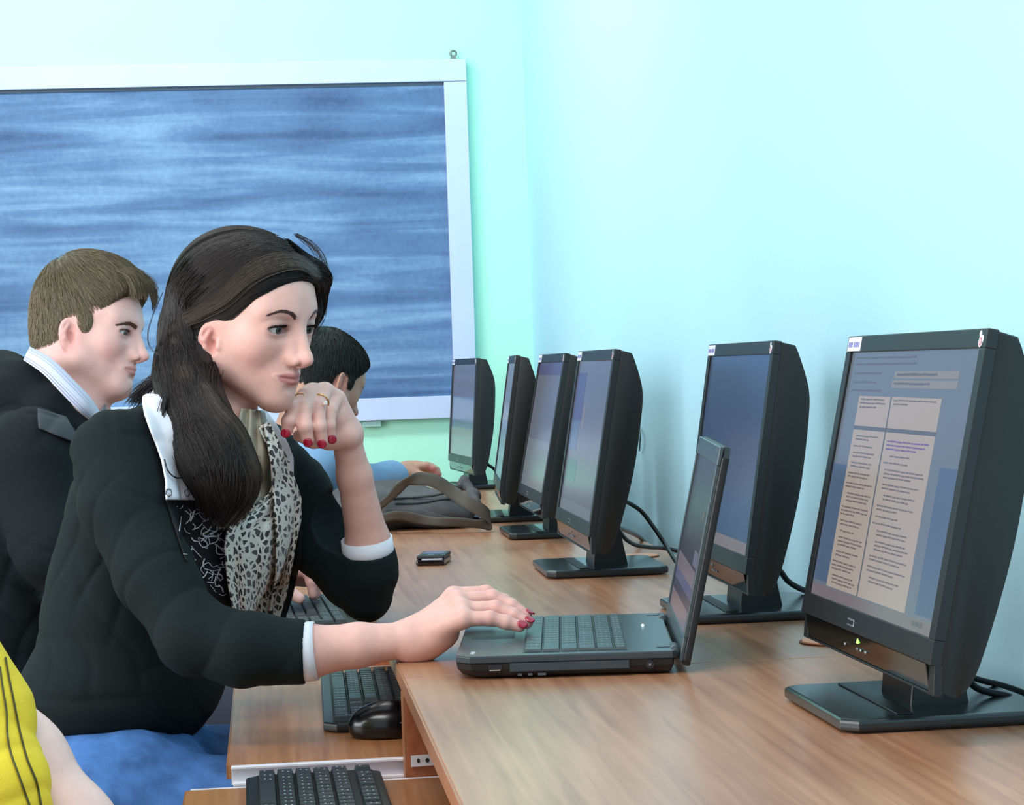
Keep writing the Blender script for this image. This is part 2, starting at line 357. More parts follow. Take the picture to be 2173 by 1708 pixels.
def add_eyes(person, o, A, gaze, sc=1.0):
    for s in (-1, 1):
        c = o+sc*(np.array((0.0656, s*0.0318, 0.0028))@A)
        bm = bmesh.new(); bmesh.ops.create_uvsphere(bm, u_segments=24, v_segments=16, radius=0.0136*sc); bmesh.ops.translate(bm, verts=bm.verts, vec=c); e = bm_obj('eye', bm, EYE_W, person, True)
        g = gaze/np.linalg.norm(gaze); q = Vector((0, 0, 1)).rotation_difference(Vector(g))
        for nm, ra, ang, m in (('iris', 0.01385, 0.45, IRIS_M), ('pupil', 0.01400, 0.19, PUPIL_M)):
            bm = bmesh.new(); ring = [[bm.verts.new(q@Vector((ra*sc*math.sin(t)*math.cos(f), ra*sc*math.sin(t)*math.sin(f), ra*sc*math.cos(t)))+Vector(c)) for f in np.linspace(0, 2*math.pi, 20, endpoint=False)] for t in (ang, ang*0.6, ang*0.25)]
            for r0, r1 in zip(ring[:-1], ring[1:]):
                for i in range(20): bm.faces.new((r0[i], r0[(i+1) % 20], r1[(i+1) % 20], r1[i]))
            bm.faces.new(ring[-1]); bm_obj(nm, bm, m, e, True)

# ------------------------------------------------------------------ strands of hair: thin three-sided fibres
def strands(name, paths, rad, m, parent, cols, taper=0.35):
    n, k, _ = paths.shape; T = np.gradient(paths, axis=1); T /= np.linalg.norm(T, axis=2)[..., None]+1e-12
    a = np.cross(T, np.array([0.31, 0.52, 0.79])); a /= np.linalg.norm(a, axis=2)[..., None]+1e-12; b = np.cross(T, a)
    r = rad*(1-(1-taper)*np.linspace(0, 1, k)**2)[None, :, None]; V = np.stack([paths+r*(math.cos(t)*a+math.sin(t)*b) for t in (0, 2.094, 4.189)], 2)
    ix = np.arange(n*k*3).reshape(n, k, 3); Fq = []
    for j in range(3):
        j2 = (j+1) % 3; Fq.append(np.stack([ix[:, :-1, j], ix[:, :-1, j2], ix[:, 1:, j2], ix[:, 1:, j]], -1).reshape(-1, 4))
    t = np.repeat(cols[:, None, :], k*3, axis=1).reshape(-1, 3)
    return np_obj(name, V.reshape(-1, 3), np.concatenate(Fq), m, parent, True, t)
HAIR = mat('hair', (40, 34, 32), 0.46, spec=0.32, attr=True)
def hair_cols(n, base, var=0.35):
    c = np.array(lin(*base)[:3]); f = np.exp(rng.normal(0, var, n))[:, None]; return c*f

def sheet(name, rows, m, parent, thick=0.0012, sub=1, tint=None):      # a cloth piece from a grid of points, given real thickness
    G = np.array(rows, float); n, k = G.shape[:2]; du = np.gradient(G, axis=1); dv = np.gradient(G, axis=0); N_ = np.cross(du, dv); N_ /= np.linalg.norm(N_, axis=2)[..., None]+1e-12
    V = np.concatenate([(G+N_*thick/2).reshape(-1, 3), (G-N_*thick/2).reshape(-1, 3)]); i = np.arange(n*k).reshape(n, k); o = n*k
    f = np.stack([i[:-1, :-1], i[:-1, 1:], i[1:, 1:], i[1:, :-1]], -1).reshape(-1, 4); Fq = [f, f[:, ::-1]+o]
    for e in (i[0, :], i[-1, ::-1], i[::-1, 0], i[:, -1]): Fq.append(np.stack([e[:-1], e[:-1]+o, e[1:]+o, e[1:]], -1))
    ob = np_obj(name, V, np.concatenate(Fq), m, parent, True, None if tint is None else np.concatenate([tint, tint]))
    uv = ob.data.uv_layers.new(name='uv'); vi = np.empty(len(ob.data.loops), np.int32); ob.data.loops.foreach_get('vertex_index', vi); vi %= o
    wr = np.linalg.norm(G[:, -1]-G[:, 0], axis=1); wr = np.convolve(np.pad(wr, 4, 'edge'), np.ones(9)/9, 'valid'); arc = (np.linspace(-0.5, 0.5, k)[None]*wr[:, None]*1.12); arv = np.repeat((np.linspace(0, 1, n)*np.linalg.norm(np.diff(G, axis=0), axis=2).sum(0).mean())[:, None], k, 1)
    UVc = np.stack([arc.ravel()[vi], arv.ravel()[vi]], 1).astype(np.float32); uv.data.foreach_set('uv', UVc.ravel())
    return ob
def drape(shape, pxy, d0, off):      # first surface of the shape met from depth d0 along picture rays, then lifted off it
    pxy = np.asarray(pxy, float); s = pxy.shape[:-1]; q = pxy.reshape(-1, 2); D = np.full(len(q), float(d0)) if np.isscalar(d0) else np.asarray(d0, float).ravel().copy()
    R = FW+(q[:, :1]-1086.5)/F_PX*RT-(q[:, 1:]-854.0)/F_PX*UP; Dm = D+0.45
    for _ in range(60): v = shape.ev(CAM+D[:, None]*R)-off; D = np.minimum(D+np.clip(v, -0.02, 0.02)*0.8, Dm)
    return (CAM+D[:, None]*R).reshape(s+(3,)), D.reshape(s)
def quad_grid(edgeL, edgeR, nu, nv):     # pixel grid between two polylines
    def samp(e, t):
        e = np.array(e, float); l = np.concatenate([[0], np.cumsum(np.linalg.norm(np.diff(e, axis=0), axis=1))]); l /= l[-1]; return np.stack([np.interp(t, l, e[:, 0]), np.interp(t, l, e[:, 1])], -1)
    t = np.linspace(0, 1, nv); L_ = samp(edgeL, t); R_ = samp(edgeR, t); u = np.linspace(0, 1, nu)[None, :, None]; return L_[:, None]*(1-u)+R_[:, None]*u

# ------------------------------------------------------------------ the room
XW, YW, ZC = 0.81, 6.70, 3.20
def wallmat(name, col, nz=0.02):
    return mat(name, col, 0.75, spec=0.25, noise=nz, nscale=1.6, bump=0.12, bscale=160)
WALL_R = wallmat('side_wall_paint', (180, 226, 242)); WALL_B = wallmat('back_wall_paint', (176, 240, 216))
tag(box('wall_right', XW, XW+0.15, -1.5, YW+0.15, 0, ZC, WALL_R), kind='structure')
tag(box('wall_back', -4.2, XW, YW, YW+0.15, 0, ZC, WALL_B), kind='structure')
FLOORM = mat('floor_linoleum', (150, 128, 104), 0.45, noise=0.12, nscale=6)
tag(box('floor', -4.2, XW+0.15, -1.5, YW+0.15, -0.1, 0, FLOORM), kind='structure')
tag(box('baseboard_back', -4.2, XW, YW-0.018, YW, 0, 0.08, mat('baseboard_paint', (150, 110, 80), 0.5)), kind='structure')

# ------------------------------------------------------------------ chalkboard
FRAMEM = mat('board_frame_paint', (184, 200, 230), 0.6, noise=0.03, nscale=8, bump=0.1, bscale=90)
def board_mat():
    m = bpy.data.materials.new('chalk_smeared_board'); m.use_nodes = True; N = m.node_tree.nodes; L = m.node_tree.links; b = N['Principled BSDF']
    tc = N.new('ShaderNodeTexCoord')
    def noise(scale, st, det, dist=0.0):
        mp = N.new('ShaderNodeMapping'); mp.inputs['Scale'].default_value = st; L.new(tc.outputs['Object'], mp.inputs[0])
        n = N.new('ShaderNodeTexNoise'); n.inputs['Scale'].default_value = scale; n.inputs['Detail'].default_value = det; n.inputs['Distortion'].default_value = dist; L.new(mp.outputs[0], n.inputs['Vector']); return n.outputs['Fac']
    a = noise(1.0, (1.3, 1, 17.0), 6, 0.8); c = noise(2.2, (1, 1, 1), 4); f = noise(70, (1, 1, 1), 3)
    def mth(op, x, y):
        n = N.new('ShaderNodeMath'); n.operation = op
        for i, v in enumerate((x, y)):
            if isinstance(v, (int, float)): n.inputs[i].default_value = v
            else: L.new(v, n.inputs[i])
        return n.outputs[0]
    s = mth('ADD', mth('MULTIPLY', a, 0.60), mth('ADD', mth('MULTIPLY', c, 0.36), mth('MULTIPLY', f, 0.10)))
    cr = N.new('ShaderNodeValToRGB'); e = cr.color_ramp.elements
    e[0].position = 0.38; e[0].color = lin(62, 88, 126); e[1].position = 0.68; e[1].color = lin(126, 162, 196)
    x = cr.color_ramp.elements.new(0.53); x.color = lin(88, 122, 162)
    L.new(s, cr.inputs[0]); L.new(cr.outputs[0], b.inputs['Base Color']); b.inputs['Roughness'].default_value = 0.7; b.inputs['Specular IOR Level'].default_value = 0.3
    return m
bd = empty('chalkboard', (-0.6, YW, 1.48))
tag(bd, 'wide blue chalkboard smeared with chalk dust in a white frame on the green back wall', 'chalkboard')
def bbox(name, x0, x1, z0, z1, y0, y1, m, bev=0.0, parent=bd): return rel(box(name, x0, x1, YW-y1, YW-y0, z0, z1, m, None, bev), parent)
BX0, BX1, BZ0, BZ1 = -2.30, 0.632, 0.940, 2.012
bbox('writing_surface', BX0+0.06, BX1-0.065, BZ0+0.062, BZ1-0.05, 0.012, 0.024, board_mat())
bbox('frame_rail', BX0, BX1, BZ1-0.066, BZ1, 0.004, 0.042, FRAMEM, 0.002)
bbox('frame_rail', BX0, BX1-0.0005, BZ0, BZ0+0.067, 0.004, 0.042, FRAMEM, 0.002)
bbox('frame_stile', BX1-0.068, BX1, BZ0+0.068, BZ1-0.067, 0.004, 0.041, FRAMEM, 0.002)
bbox('frame_stile', BX0, BX0+0.068, BZ0+0.068, BZ1-0.067, 0.004, 0.041, FRAMEM, 0.002)
bbox('groove_strip', BX0+0.07, BX1-0.07, BZ1-0.0745, BZ1-0.0665, 0.02, 0.030, mat('board_groove', (70, 88, 104), 0.6))
BRK = mat('painted_bracket', (150, 192, 186), 0.5)
bm = bmesh.new(); abox(bm, 0.287, 0.343, YW-0.030, YW-0.003, 0.921, 0.9385, 0.003)
br = rel(bm_obj('lower_bracket', bm, BRK), bd)
def ring_geo(c, R_, r_, ax='y', n=24, k=10):
    V = []; Fq = []
    for i in range(n):
        a = 2*math.pi*i/n
        for j in range(k):
            b = 2*math.pi*j/k; q = R_+r_*math.cos(b)
            p = (q*math.cos(a), r_*math.sin(b), q*math.sin(a)) if ax == 'y' else (q*math.cos(a), q*math.sin(a), r_*math.sin(b))
            V.append((c[0]+p[0], c[1]+p[1], c[2]+p[2])); Fq.append((i*k+j, i*k+(j+1) % k, ((i+1) % n)*k+(j+1) % k, ((i+1) % n)*k+j))
    return V, Fq
HKM = mat('hook_metal', (120, 132, 128), 0.35, metal=0.8)
V_, F_ = ring_geo((0.596, YW-0.030, 2.029), 0.0085, 0.0034)
hk = rel(np_obj('hanging_eye', V_, F_, HKM), bd); rel(box('hook_plate', 0.588, 0.604, YW-0.036, YW-0.020, 2.008, 2.024, HKM), bd)

# ------------------------------------------------------------------ desks with keyboard trays
WTOP = wood('beech_desktop', (150, 97, 68), (188, 137, 104), 0.29); WTRAY = wood('brown_tray_board', (150, 96, 56), (190, 132, 86), 0.34)
WPAN = wood('red_brown_panel', (160, 84, 48), (190, 112, 70), 0.5, turn=0.4)
EDGE = mat('edge_band', (164, 106, 72), 0.4, noise=0.06, nscale=30); RAILM = mat('white_rail', (236, 232, 240), 0.35); HOLE = mat('hole_dark', (40, 36, 40), 0.8)
GROM = mat('cable_grommet', (222, 150, 108), 0.45)
DX0, DX1, DZ = 0.141, 0.708, 0.75
def make_desk(y0, y1, label, trays, groms, panels, name='computer_desk'):
    t = empty(name, (DX0, y0, 0)); tag(t, label, 'desk', None)
    rel(box('desktop', DX0+0.0022, DX1, y0+0.0016, y1-0.0016, DZ-0.018, DZ, WTOP, None, 0.0012), t)
    rel(box('edge_band', DX0, DX0+0.0022, y0+0.0016, y1-0.0016, DZ-0.018, DZ-0.0006, EDGE), t)
    for py in panels:
        rel(box('side_panel', DX0+0.001, DX1-0.02, py, py+0.018, 0.002, DZ-0.0182, WPAN), t); rel(box('panel_edge', DX0-0.001, DX0+0.001, py, py+0.018, 0.002, DZ-0.0182, EDGE), t)
    rel(box('modesty_panel', DX1-0.05, DX1-0.034, y0+0.03, y1-0.03, 0.30, DZ-0.0182, WPAN), t)
    for tx, ty0, ty1, tz in trays:
        tr = rel(box('keyboard_tray', tx, DX0+0.38, ty0, ty1, tz-0.016, tz, WTRAY, None, 0.001), t)
        rel(box('tray_edge_band', tx-0.0015, tx, ty0, ty1, tz-0.016, tz-0.0005, EDGE), tr)
        for sy, yy in ((-1, ty0), (1, ty1)):
            bm = bmesh.new(); a, b = (yy-0.0105, yy-0.0005) if sy < 0 else (yy+0.0005, yy+0.0105)
            abox(bm, tx+0.004, DX0+0.36, a, b, tz-0.004, tz-0.0005, 0.0008, 1); o = a if sy < 0 else b-0.0012
            abox(bm, tx+0.004, DX0+0.36, a if sy > 0 else b-0.0012, (a+0.0012) if sy > 0 else b, tz-0.022, tz-0.004); abox(bm, tx+0.006, DX0+0.36, a, b, tz-0.023, tz-0.019, 0.0008, 1)
            rel(bm_obj('slide_rail', bm, RAILM), tr)
    for gx, gy, gr in groms:
        bm = bmesh.new(); bmesh.ops.create_cone(bm, cap_ends=True, segments=40, radius1=gr, radius2=gr-0.0015, depth=0.003); bmesh.ops.translate(bm, verts=bm.verts, vec=(gx, gy, DZ+0.0016)); g = rel(bm_obj('cable_grommet', bm, GROM), t)
        V_, F_ = ring_geo((gx, gy, DZ+0.0012), gr+0.0004, 0.0012, 'z', 40, 6); rel(np_obj('grommet_rim', V_, F_, mat('grommet_rim', (120, 62, 40), 0.5)), g)
    return t
d1 = make_desk(1.02, 2.482, 'nearest wooden desk, carrying the large monitor at the right edge of the picture', [(-0.100, 1.62, 2.446, 0.643)], [], [2.462])
d2 = make_desk(2.482, 4.936, 'long wooden desk behind the seam, carrying the laptop and the phone', [(-0.056, 2.512, 3.28, 0.657), (-0.050, 3.56, 4.40, 0.672)], [(0.668, 2.605, 0.042), (0.640, 3.86, 0.036)], [2.484, 4.912])
d3 = make_desk(4.936, 6.62, 'wooden desk farthest along the wall, carrying the two farthest monitors', [], [(0.642, 5.105, 0.030), (0.648, 5.89, 0.036)], [4.940, 6.58])
# white mounting bracket with two holes on the nearest desk's panel
bm = bmesh.new(); prism(bm, [(0.1465, 0.6535), (0.189, 0.6545), (0.1835, 0.6665), (0.1465, 0.6655)], 'y', 2.4585, 2.4612, 0.0)
rb = rel(bm_obj('rail_bracket', bm, RAILM), d1)
for hx, rx in ((0.1545, 0.0016), (0.1645, 0.0022)):
    bm = bmesh.new(); bmesh.ops.create_cone(bm, cap_ends=True, segments=20, radius1=1, radius2=1, depth=0.0006); bmesh.ops.scale(bm, vec=(rx, 0.0026, 1), verts=bm.verts); bmesh.ops.rotate(bm, cent=(0, 0, 0), matrix=Matrix.Rotation(math.pi/2, 3, 'X'), verts=bm.verts); bmesh.ops.translate(bm, verts=bm.verts, vec=(hx, 2.4582, 0.6602)); rel(bm_obj('bracket_hole', bm, HOLE), rb)

# ------------------------------------------------------------------ monitors
PLAS = mat('black_monitor_plastic', (24, 28, 31), 0.42, spec=0.5, bump=0.08, bscale=1500); PLASD = mat('dark_back_plastic', (17, 21, 22), 0.36, spec=0.5, bump=0.08, bscale=1500)
GLOSS = mat('gloss_black_strip', (10, 11, 13), 0.08, spec=0.6); BASEM = mat('satin_black_base', (24, 31, 34), 0.22, spec=0.6)
STICK = mat('white_sticker', (226, 226, 238), 0.5); INKB = mat('sticker_ink', (120, 120, 176), 0.6); REDST = mat('red_sticker', (196, 92, 96), 0.5); SILV = mat('badge_silver', (140, 146, 150), 0.3, metal=0.6)
def led(name, col, e): return mat(name, col, 0.4, emit=e)
LEDG = led('power_light_green', (150, 255, 90), 3.0); CABM = mat('cable_black', (22, 26, 30), 0.4)
E_ = 0.30
def scr(name, col, e=None):
    m = mat(name, col, 0.22, spec=0.5, emit=(0.50 if e is None else e)); m.node_tree.nodes['Principled BSDF'].inputs['Base Color'].default_value = (0.012, 0.012, 0.014, 1); return m
S_GREY = scr('screen_grey', (120, 132, 146)); S_BLUE = scr('screen_blue', (88, 112, 144)); S_BLUE2 = scr('screen_blue_deep', (66, 88, 124)); S_PAGE = scr('screen_page', (196, 182, 170)); S_TXT = scr('screen_text', (128, 116, 116)); S_LINE = scr('screen_rule', (104, 106, 114))
S_BAR = scr('screen_toolbar', (158, 152, 148)); S_TASK = scr('screen_taskbar', (136, 126, 130)); S_MID = scr('screen_mid', (110, 114, 130)); S_PALE = scr('screen_pale', (124, 134, 142)); S_VIO = scr('screen_violet', (84, 82, 128)); S_TEAL = scr('screen_teal', (84, 112, 122)); S_VIT = scr('screen_violet_text', (126, 98, 160))
SW, SH = 0.408, 0.255
def screen_mesh(name, rects, parent, depth):    # rects in screen units u right, v down, as thin tiles on the panel face (local x = depth, y = right to left)
    mats = []; V = []; Fq = []; fm = []
    for (u0, v0, u1, v1, m) in rects:
        if m not in mats: mats.append(m)
        i = len(V); y0 = SW/2-u0*SW; y1 = SW/2-u1*SW; z0 = SH/2-v0*SH; z1 = SH/2-v1*SH
        V += [(depth, y0, z0), (depth, y1, z0), (depth, y1, z1), (depth, y0, z1)]; Fq.append((i, i+3, i+2, i+1)); fm.append(mats.index(m))
    return np_obj(name, V, Fq, mats, parent, False, None, fm)
def text_rows(u0, u1, v0, v1, rows, m, r, fill=0.9, h=0.42):
    out = []; dv = (v1-v0)/rows
    for i in range(rows):
        u = u0; end = u0+(u1-u0)*r.uniform(0.55, 1.0)*fill if i == rows-1 else u0+(u1-u0)*r.uniform(0.8, 1.0)
        while u < end-0.004:
            w = min(r.uniform(0.015, 0.06), end-u); j = r.uniform(-0.06, 0.06)*dv; out.append((u, v0+i*dv+j, u+w, v0+(i+h)*dv+j, m)); u += w+0.0035
    return out
def doc_screen(parent):
    r = random.Random(3); base = [(0, 0, 1, 0.955, S_GREY), (0, 0.955, 1, 1, S_TASK)]
    sc = screen_mesh('screen', base, parent, -0.0012); T = []
    screen_mesh('screen_side_panel', [(0.86, 0.42, 1, 0.94, S_BLUE)], sc, -0.0013); screen_mesh('screen_side_panel', [(0, 0.46, 0.13, 0.94, S_BLUE)], sc, -0.0013)
    screen_mesh('toolbar', [(0.40, 0.078, 0.88, 0.106, S_BAR), (0.39, 0.113, 0.88, 0.142, S_BAR)], sc, -0.0014)
    pg = screen_mesh('document_page', [(0.13, 0.178, 0.402, 0.298, S_PAGE), (0.412, 0.178, 0.79, 0.298, S_PAGE), (0.13, 0.314, 0.402, 0.95, S_PAGE), (0.412, 0.314, 0.79, 0.95, S_PAGE)], sc, -0.0014)
    screen_mesh('page_rule', [(0.13, 0.298, 0.79, 0.314, S_LINE), (0.402, 0.178, 0.412, 0.95, S_LINE)], sc, -0.0015)
    T += text_rows(0.15, 0.39, 0.188, 0.234, 3, S_TXT, r) + text_rows(0.43, 0.77, 0.188, 0.216, 2, S_TXT, r, 0.4)
    v = 0.335
    for k in range(17):
        n = r.choice((1, 2, 2, 3)); T += text_rows(0.145+r.uniform(0, 0.03), 0.385, v, v+0.0145*n, n, S_TXT, r); v += 0.0145*n+0.012
        if v > 0.90: break
    v = 0.345
    for k in range(18):
        n = r.choice((1, 2, 2, 3))
        if v+0.0145*n > 0.935: break
        T += text_rows(0.43+r.uniform(0, 0.05), 0.77, v, v+0.0145*n, n, S_VIT if k == 0 else S_TXT, r); v += 0.0145*n+0.012
    for v0 in (0.02, 0.045, 0.082, 0.118, 0.152): T += text_rows(0.05, 0.85 if v0 < 0.06 else 0.36, v0, v0+0.015, 1, S_LINE, r, h=0.5)
    T += text_rows(0.42, 0.86, 0.086, 0.100, 1, S_LINE, r, h=0.7) + text_rows(0.41, 0.86, 0.122, 0.134, 1, S_LINE, r, h=0.7) + text_rows(0.85, 0.97, 0.965, 0.99, 1, S_LINE, r, h=0.7)
    T = [t for t in T if t[3] < 0.995]
    tag(screen_mesh('screen_text', T, sc, -0.0016), kind='stuff')
def plain_screen(parent, rects, extra=()):
    sc = screen_mesh('screen', rects, parent, -0.0012)
    if extra: screen_mesh('screen_window', list(extra), sc, -0.0014)
def make_monitor(x, y, yaw, tilt, label, kind, group='black monitors along the right wall'):
    # local frame: +x towards the wall (back), -x faces the room, +y = left edge of the picture
    t = empty('computer_monitor', (x, y, DZ), yaw); tag(t, label, 'monitor', group)
    pz = 0.970-DZ
    hd = empty('panel_pivot_placeholder'); bpy.data.objects.remove(hd)
    Mt = Matrix.Translation((0, 0, pz)) @ Matrix.Rotation(tilt, 4, 'Y')
    W2 = SW/2; H2 = SH/2; bz = 0.0165; top = H2+0.0165; bot = -H2-0.022; foot = -H2-0.046
    def place(o): o.matrix_local = Mt; return o
    def part(name, bm, m, smooth=False):
        me = bpy.data.meshes.new(name); bmesh.ops.recalc_face_normals(bm, faces=bm.faces); bm.to_mesh(me); bm.free(); return place(link(name, me, m, t, smooth))
    # housing: side profile (x back, z up) swept across, softened
    prof = [(0.0045, top), (0.024, top-0.002), (0.040, top-0.035), (0.049, top-0.062), (0.052, top-0.100), (0.0525, -0.02), (0.049, -0.075), (0.040, foot+0.030), (0.030, foot+0.004), (0.022, foot), (0.006, foot+0.004), (0.0045, bot)]
    pc_ = catmull([np.array(q_) for q_ in prof[1:-1]], 4); prof = [prof[0]]+[tuple(q_) for q_ in pc_]+[prof[-1]]
    bm = bmesh.new(); prism(bm, prof, 'y', -W2-bz+0.001, W2+bz-0.001, 0.0035); hs = part('housing', bm, PLASD, True); hs.data.set_sharp_from_angle(angle=math.radians(32))
    # front bezel: four bars with the screen opening
    bm = bmesh.new(); y0, y1 = -W2-bz, W2+bz
    abox(bm, -0.004, 0.0060, y0, y1, H2, top+0.0008, 0.0010); abox(bm, -0.004, 0.0060, y0, y1, bot, -H2, 0.0010)
    abox(bm, -0.004, 0.0060, y0, -W2, -H2, H2, 0.0008); abox(bm, -0.004, 0.0060, W2, y1, -H2, H2, 0.0008); part('bezel', bm, PLAS)
    # lower control strip, leaning back
    bm = bmesh.new(); prism(bm, [(-0.0030, bot-0.0004), (0.010, bot-0.0004), (0.012, foot+0.002), (0.0045, foot+0.001)], 'y', y0+0.016, y1-0.016, 0.0008); st = part('control_strip', bm, GLOSS)
    bm = bmesh.new(); prism(bm, [(0.0000, bot+0.001), (0.008, bot+0.001), (0.012, foot-0.0015), (0.0035, foot-0.0015)], 'y', y0, y0+0.0158, 0.0008); part('lower_corner', bm, PLAS)
    bm = bmesh.new(); prism(bm, [(0.0000, bot+0.001), (0.008, bot+0.001), (0.012, foot-0.0015), (0.0035, foot-0.0015)], 'y', y1-0.0158, y1, 0.0008); part('lower_corner', bm, PLAS)
    bm = bmesh.new(); abox(bm, 0.0032, 0.0125, y0+0.016, y1-0.016, foot-0.0015, foot+0.0006, 0.0006); part('lower_lip', bm, PLAS)
    for i, yy in enumerate((0.055, 0.012, 0.0, -0.016)):
        bm = bmesh.new(); abox(bm, -0.0005, 0.0012, yy-0.0025, yy+0.0025, foot+0.009, foot+0.0115, 0.0004, 1); part('button_mark', bm, SILV)
    bm = bmesh.new(); abox(bm, -0.0022, -0.0004, 0.008, 0.0105, bot-0.0085, bot-0.0035, 0.0004, 1); part('power_light', bm, LEDG if kind == 'doc' else SILV)
    # badge: two small raised bars and a dot row, as on the lower bezel
    bm = bmesh.new(); abox(bm, -0.0046, -0.0040, 0.022, 0.044, bot+0.0055, bot+0.0125, 0.0002, 1); bg = part('maker_badge', bm, SILV)
    bm = bmesh.new()
    for i in range(5): abox(bm, -0.0049, -0.0046, 0.024+i*0.004, 0.0265+i*0.004, bot+0.0072, bot+0.0108)
    part('badge_letters', bm, PLASD)
    # stickers
    bm = bmesh.new(); abox(bm, -0.0044, -0.0040, W2+bz-0.052, W2+bz-0.004, H2+0.001, top-0.0008); s1 = part('inventory_sticker', bm, STICK)
    bm = bmesh.new()
    for a, b in ((0, .1), (.14, .24), (.27, .36), (.46, .55), (.59, .69), (.72, .82), (.86, .95)): abox(bm, -0.0046, -0.0044, W2+bz-0.007-b*0.042, W2+bz-0.007-a*0.042, H2+0.0050, top-0.0060)
    part('sticker_digits', bm, INKB)
    V_ = []; n = 14; bm = bmesh.new()
    for cy, cz, r_, m_ in ((-W2-0.001, H2+0.0055, 0.0050, 0), (-W2-0.004, H2+0.0075, 0.0042, 0), (-W2+0.0010, H2+0.0125, 0.0030, 0)):
        vs = [bm.verts.new((-0.0043, cy+r_*math.cos(2*math.pi*i/n), cz+r_*math.sin(2*math.pi*i/n))) for i in range(n)]; v2 = [bm.verts.new((-0.0039, v.co.y, v.co.z)) for v in vs]
        bm.faces.new(vs); bm.faces.new(v2[::-1])
        for i in range(n): bm.faces.new((vs[i], v2[i], v2[(i+1) % n], vs[(i+1) % n]))
    rs = part('picture_sticker', bm, STICK)
    bm = bmesh.new(); V_, F_ = ring_geo((0, 0, 0), 0.0030, 0.0006, 'y', 18, 5); me = bpy.data.meshes.new('sticker_mark'); me.from_pydata([(-0.0044+v[1]*0.3, -W2-0.001+v[0], H2+0.0055+v[2]) for v in V_], [], F_); place(link('sticker_mark', me, REDST, t)); bm.free()
    # neck and base
    bm = bmesh.new(); prism(bm, [(-0.002, 0.004), (0.058, 0.004), (0.044, 0.075), (0.034, 0.130), (0.014, 0.130), (0.006, 0.070)], 'y', -0.048, 0.048, 0.003); bm_obj('neck', bm, PLASD, t)
    b0, b1 = -0.084, 0.113
    bm = bmesh.new(); c = 0.014; prism(bm, [(b0, -0.117+c), (b0+c, -0.117), (b1-c, -0.117), (b1, -0.117+c), (b1, 0.117-c), (b1-c, 0.117), (b0+c, 0.117), (b0, 0.117-c)], 'z', 0.0018, 0.0135, 0.004); bm_obj('base_plate', bm, BASEM, t)
    bm = bmesh.new(); abox(bm, -0.030, -0.014, -0.100, 0.100, 0.0134, 0.0150, 0.0005, 1); bm_obj('base_ridge', bm, PLASD, t)
    bm = bmesh.new(); abox(bm, b0+0.01, b1-0.01, -0.107, 0.107, 0.0002, 0.0018); bm_obj('base_pad', bm, PLASD, t)
    # screens: placed with the tilted head
    before = set(bpy.data.objects)
    if kind == 'doc': doc_screen(t)
    elif kind == 'blue': plain_screen(t, [(0, 0, 1, 0.94, S_BLUE2), (0, 0.94, 1, 1, S_TASK)])
    elif kind == 'mid': plain_screen(t, [(0, 0, 1, 0.93, S_MID), (0, 0.93, 1, 1, S_GREY)], [(0.02, 0.08, 0.30, 0.40, S_VIO), (0.02, 0.40, 0.26, 0.60, S_BLUE), (0.05, 0.66, 0.36, 0.80, S_TEAL), (0.34, 0.30, 0.40, 0.44, S_TASK)])
    elif kind == 'pale': plain_screen(t, [(0, 0, 1, 0.10, S_VIO), (0, 0.10, 1, 0.62, S_MID), (0, 0.62, 1, 1, S_PALE)])
    elif kind == 'green': plain_screen(t, [(0, 0, 1, 0.35, S_MID), (0, 0.35, 1, 0.7, S_BLUE), (0, 0.7, 1, 1, S_PALE)])
    else: plain_screen(t, [(0, 0, 1, 0.5, S_GREY), (0, 0.5, 1, 1, S_BLUE)])
    for o in set(bpy.data.objects)-before:
        if o.parent is t: o.matrix_local = Mt
    return t
R_ = math.radians
M1 = make_monitor(0.591, 2.081, R_(0.7), R_(12.0), 'nearest black monitor at the right edge, its screen showing a two-column text document', 'doc')
M2 = make_monitor(0.617, 2.947, R_(-0.8), R_(9.0), 'black monitor with a plain dark blue screen partly behind the laptop lid', 'blue')
M3 = make_monitor(0.522, 3.634, R_(-0.7), R_(9.9), 'black monitor between the laptop and the stack of far monitors, third from the right', 'mid')
M4 = make_monitor(0.551, 4.446, R_(-0.7), R_(11.2), 'black monitor just left of and partly behind the third, with a pale grey screen', 'pale')
M5 = make_monitor(0.532, 4.946, R_(-4.2), R_(8.9), 'black monitor seen almost edge-on, only a sliver of its screen showing', 'dark')
M6 = make_monitor(0.554, 6.265, R_(3.8), R_(4.5), 'farthest black monitor, standing upright in front of the green back wall', 'green')

# ------------------------------------------------------------------ keys and keyboards
KEYM = mat('key_plastic', (40, 50, 54), 0.38, spec=0.5, bump=0.15, bscale=900); KBM = mat('keyboard_body', (26, 30, 33), 0.35, spec=0.5); LEG = mat('key_print', (176, 190, 200), 0.5)
KEYL = mat('laptop_key', (52, 68, 72), 0.36); LAPM = mat('laptop_deck', (56, 66, 72), 0.30, spec=0.5, noise=0.05, nscale=60); LAPB = mat('laptop_bottom', (22, 24, 27), 0.45)
_kc = {}
def key_mesh(w, d, h, m, tap):
    k = (round(w, 4), round(d, 4), m.name)
    if k not in _kc:
        me = bpy.data.meshes.new('key'); a, b = w/2, d/2
        V = [(-b, -a, 0), (b, -a, 0), (b, a, 0), (-b, a, 0), (-b+tap*.6, -a+tap, h), (b-tap, -a+tap, h), (b-tap, a-tap, h), (-b+tap*.6, a-tap, h)]
        me.from_pydata(V, [], [(0, 3, 2, 1), (4, 5, 6, 7), (0, 1, 5, 4), (1, 2, 6, 5), (2, 3, 7, 6), (3, 0, 4, 7)]); me.materials.append(m); _kc[k] = me
    return _kc[k]
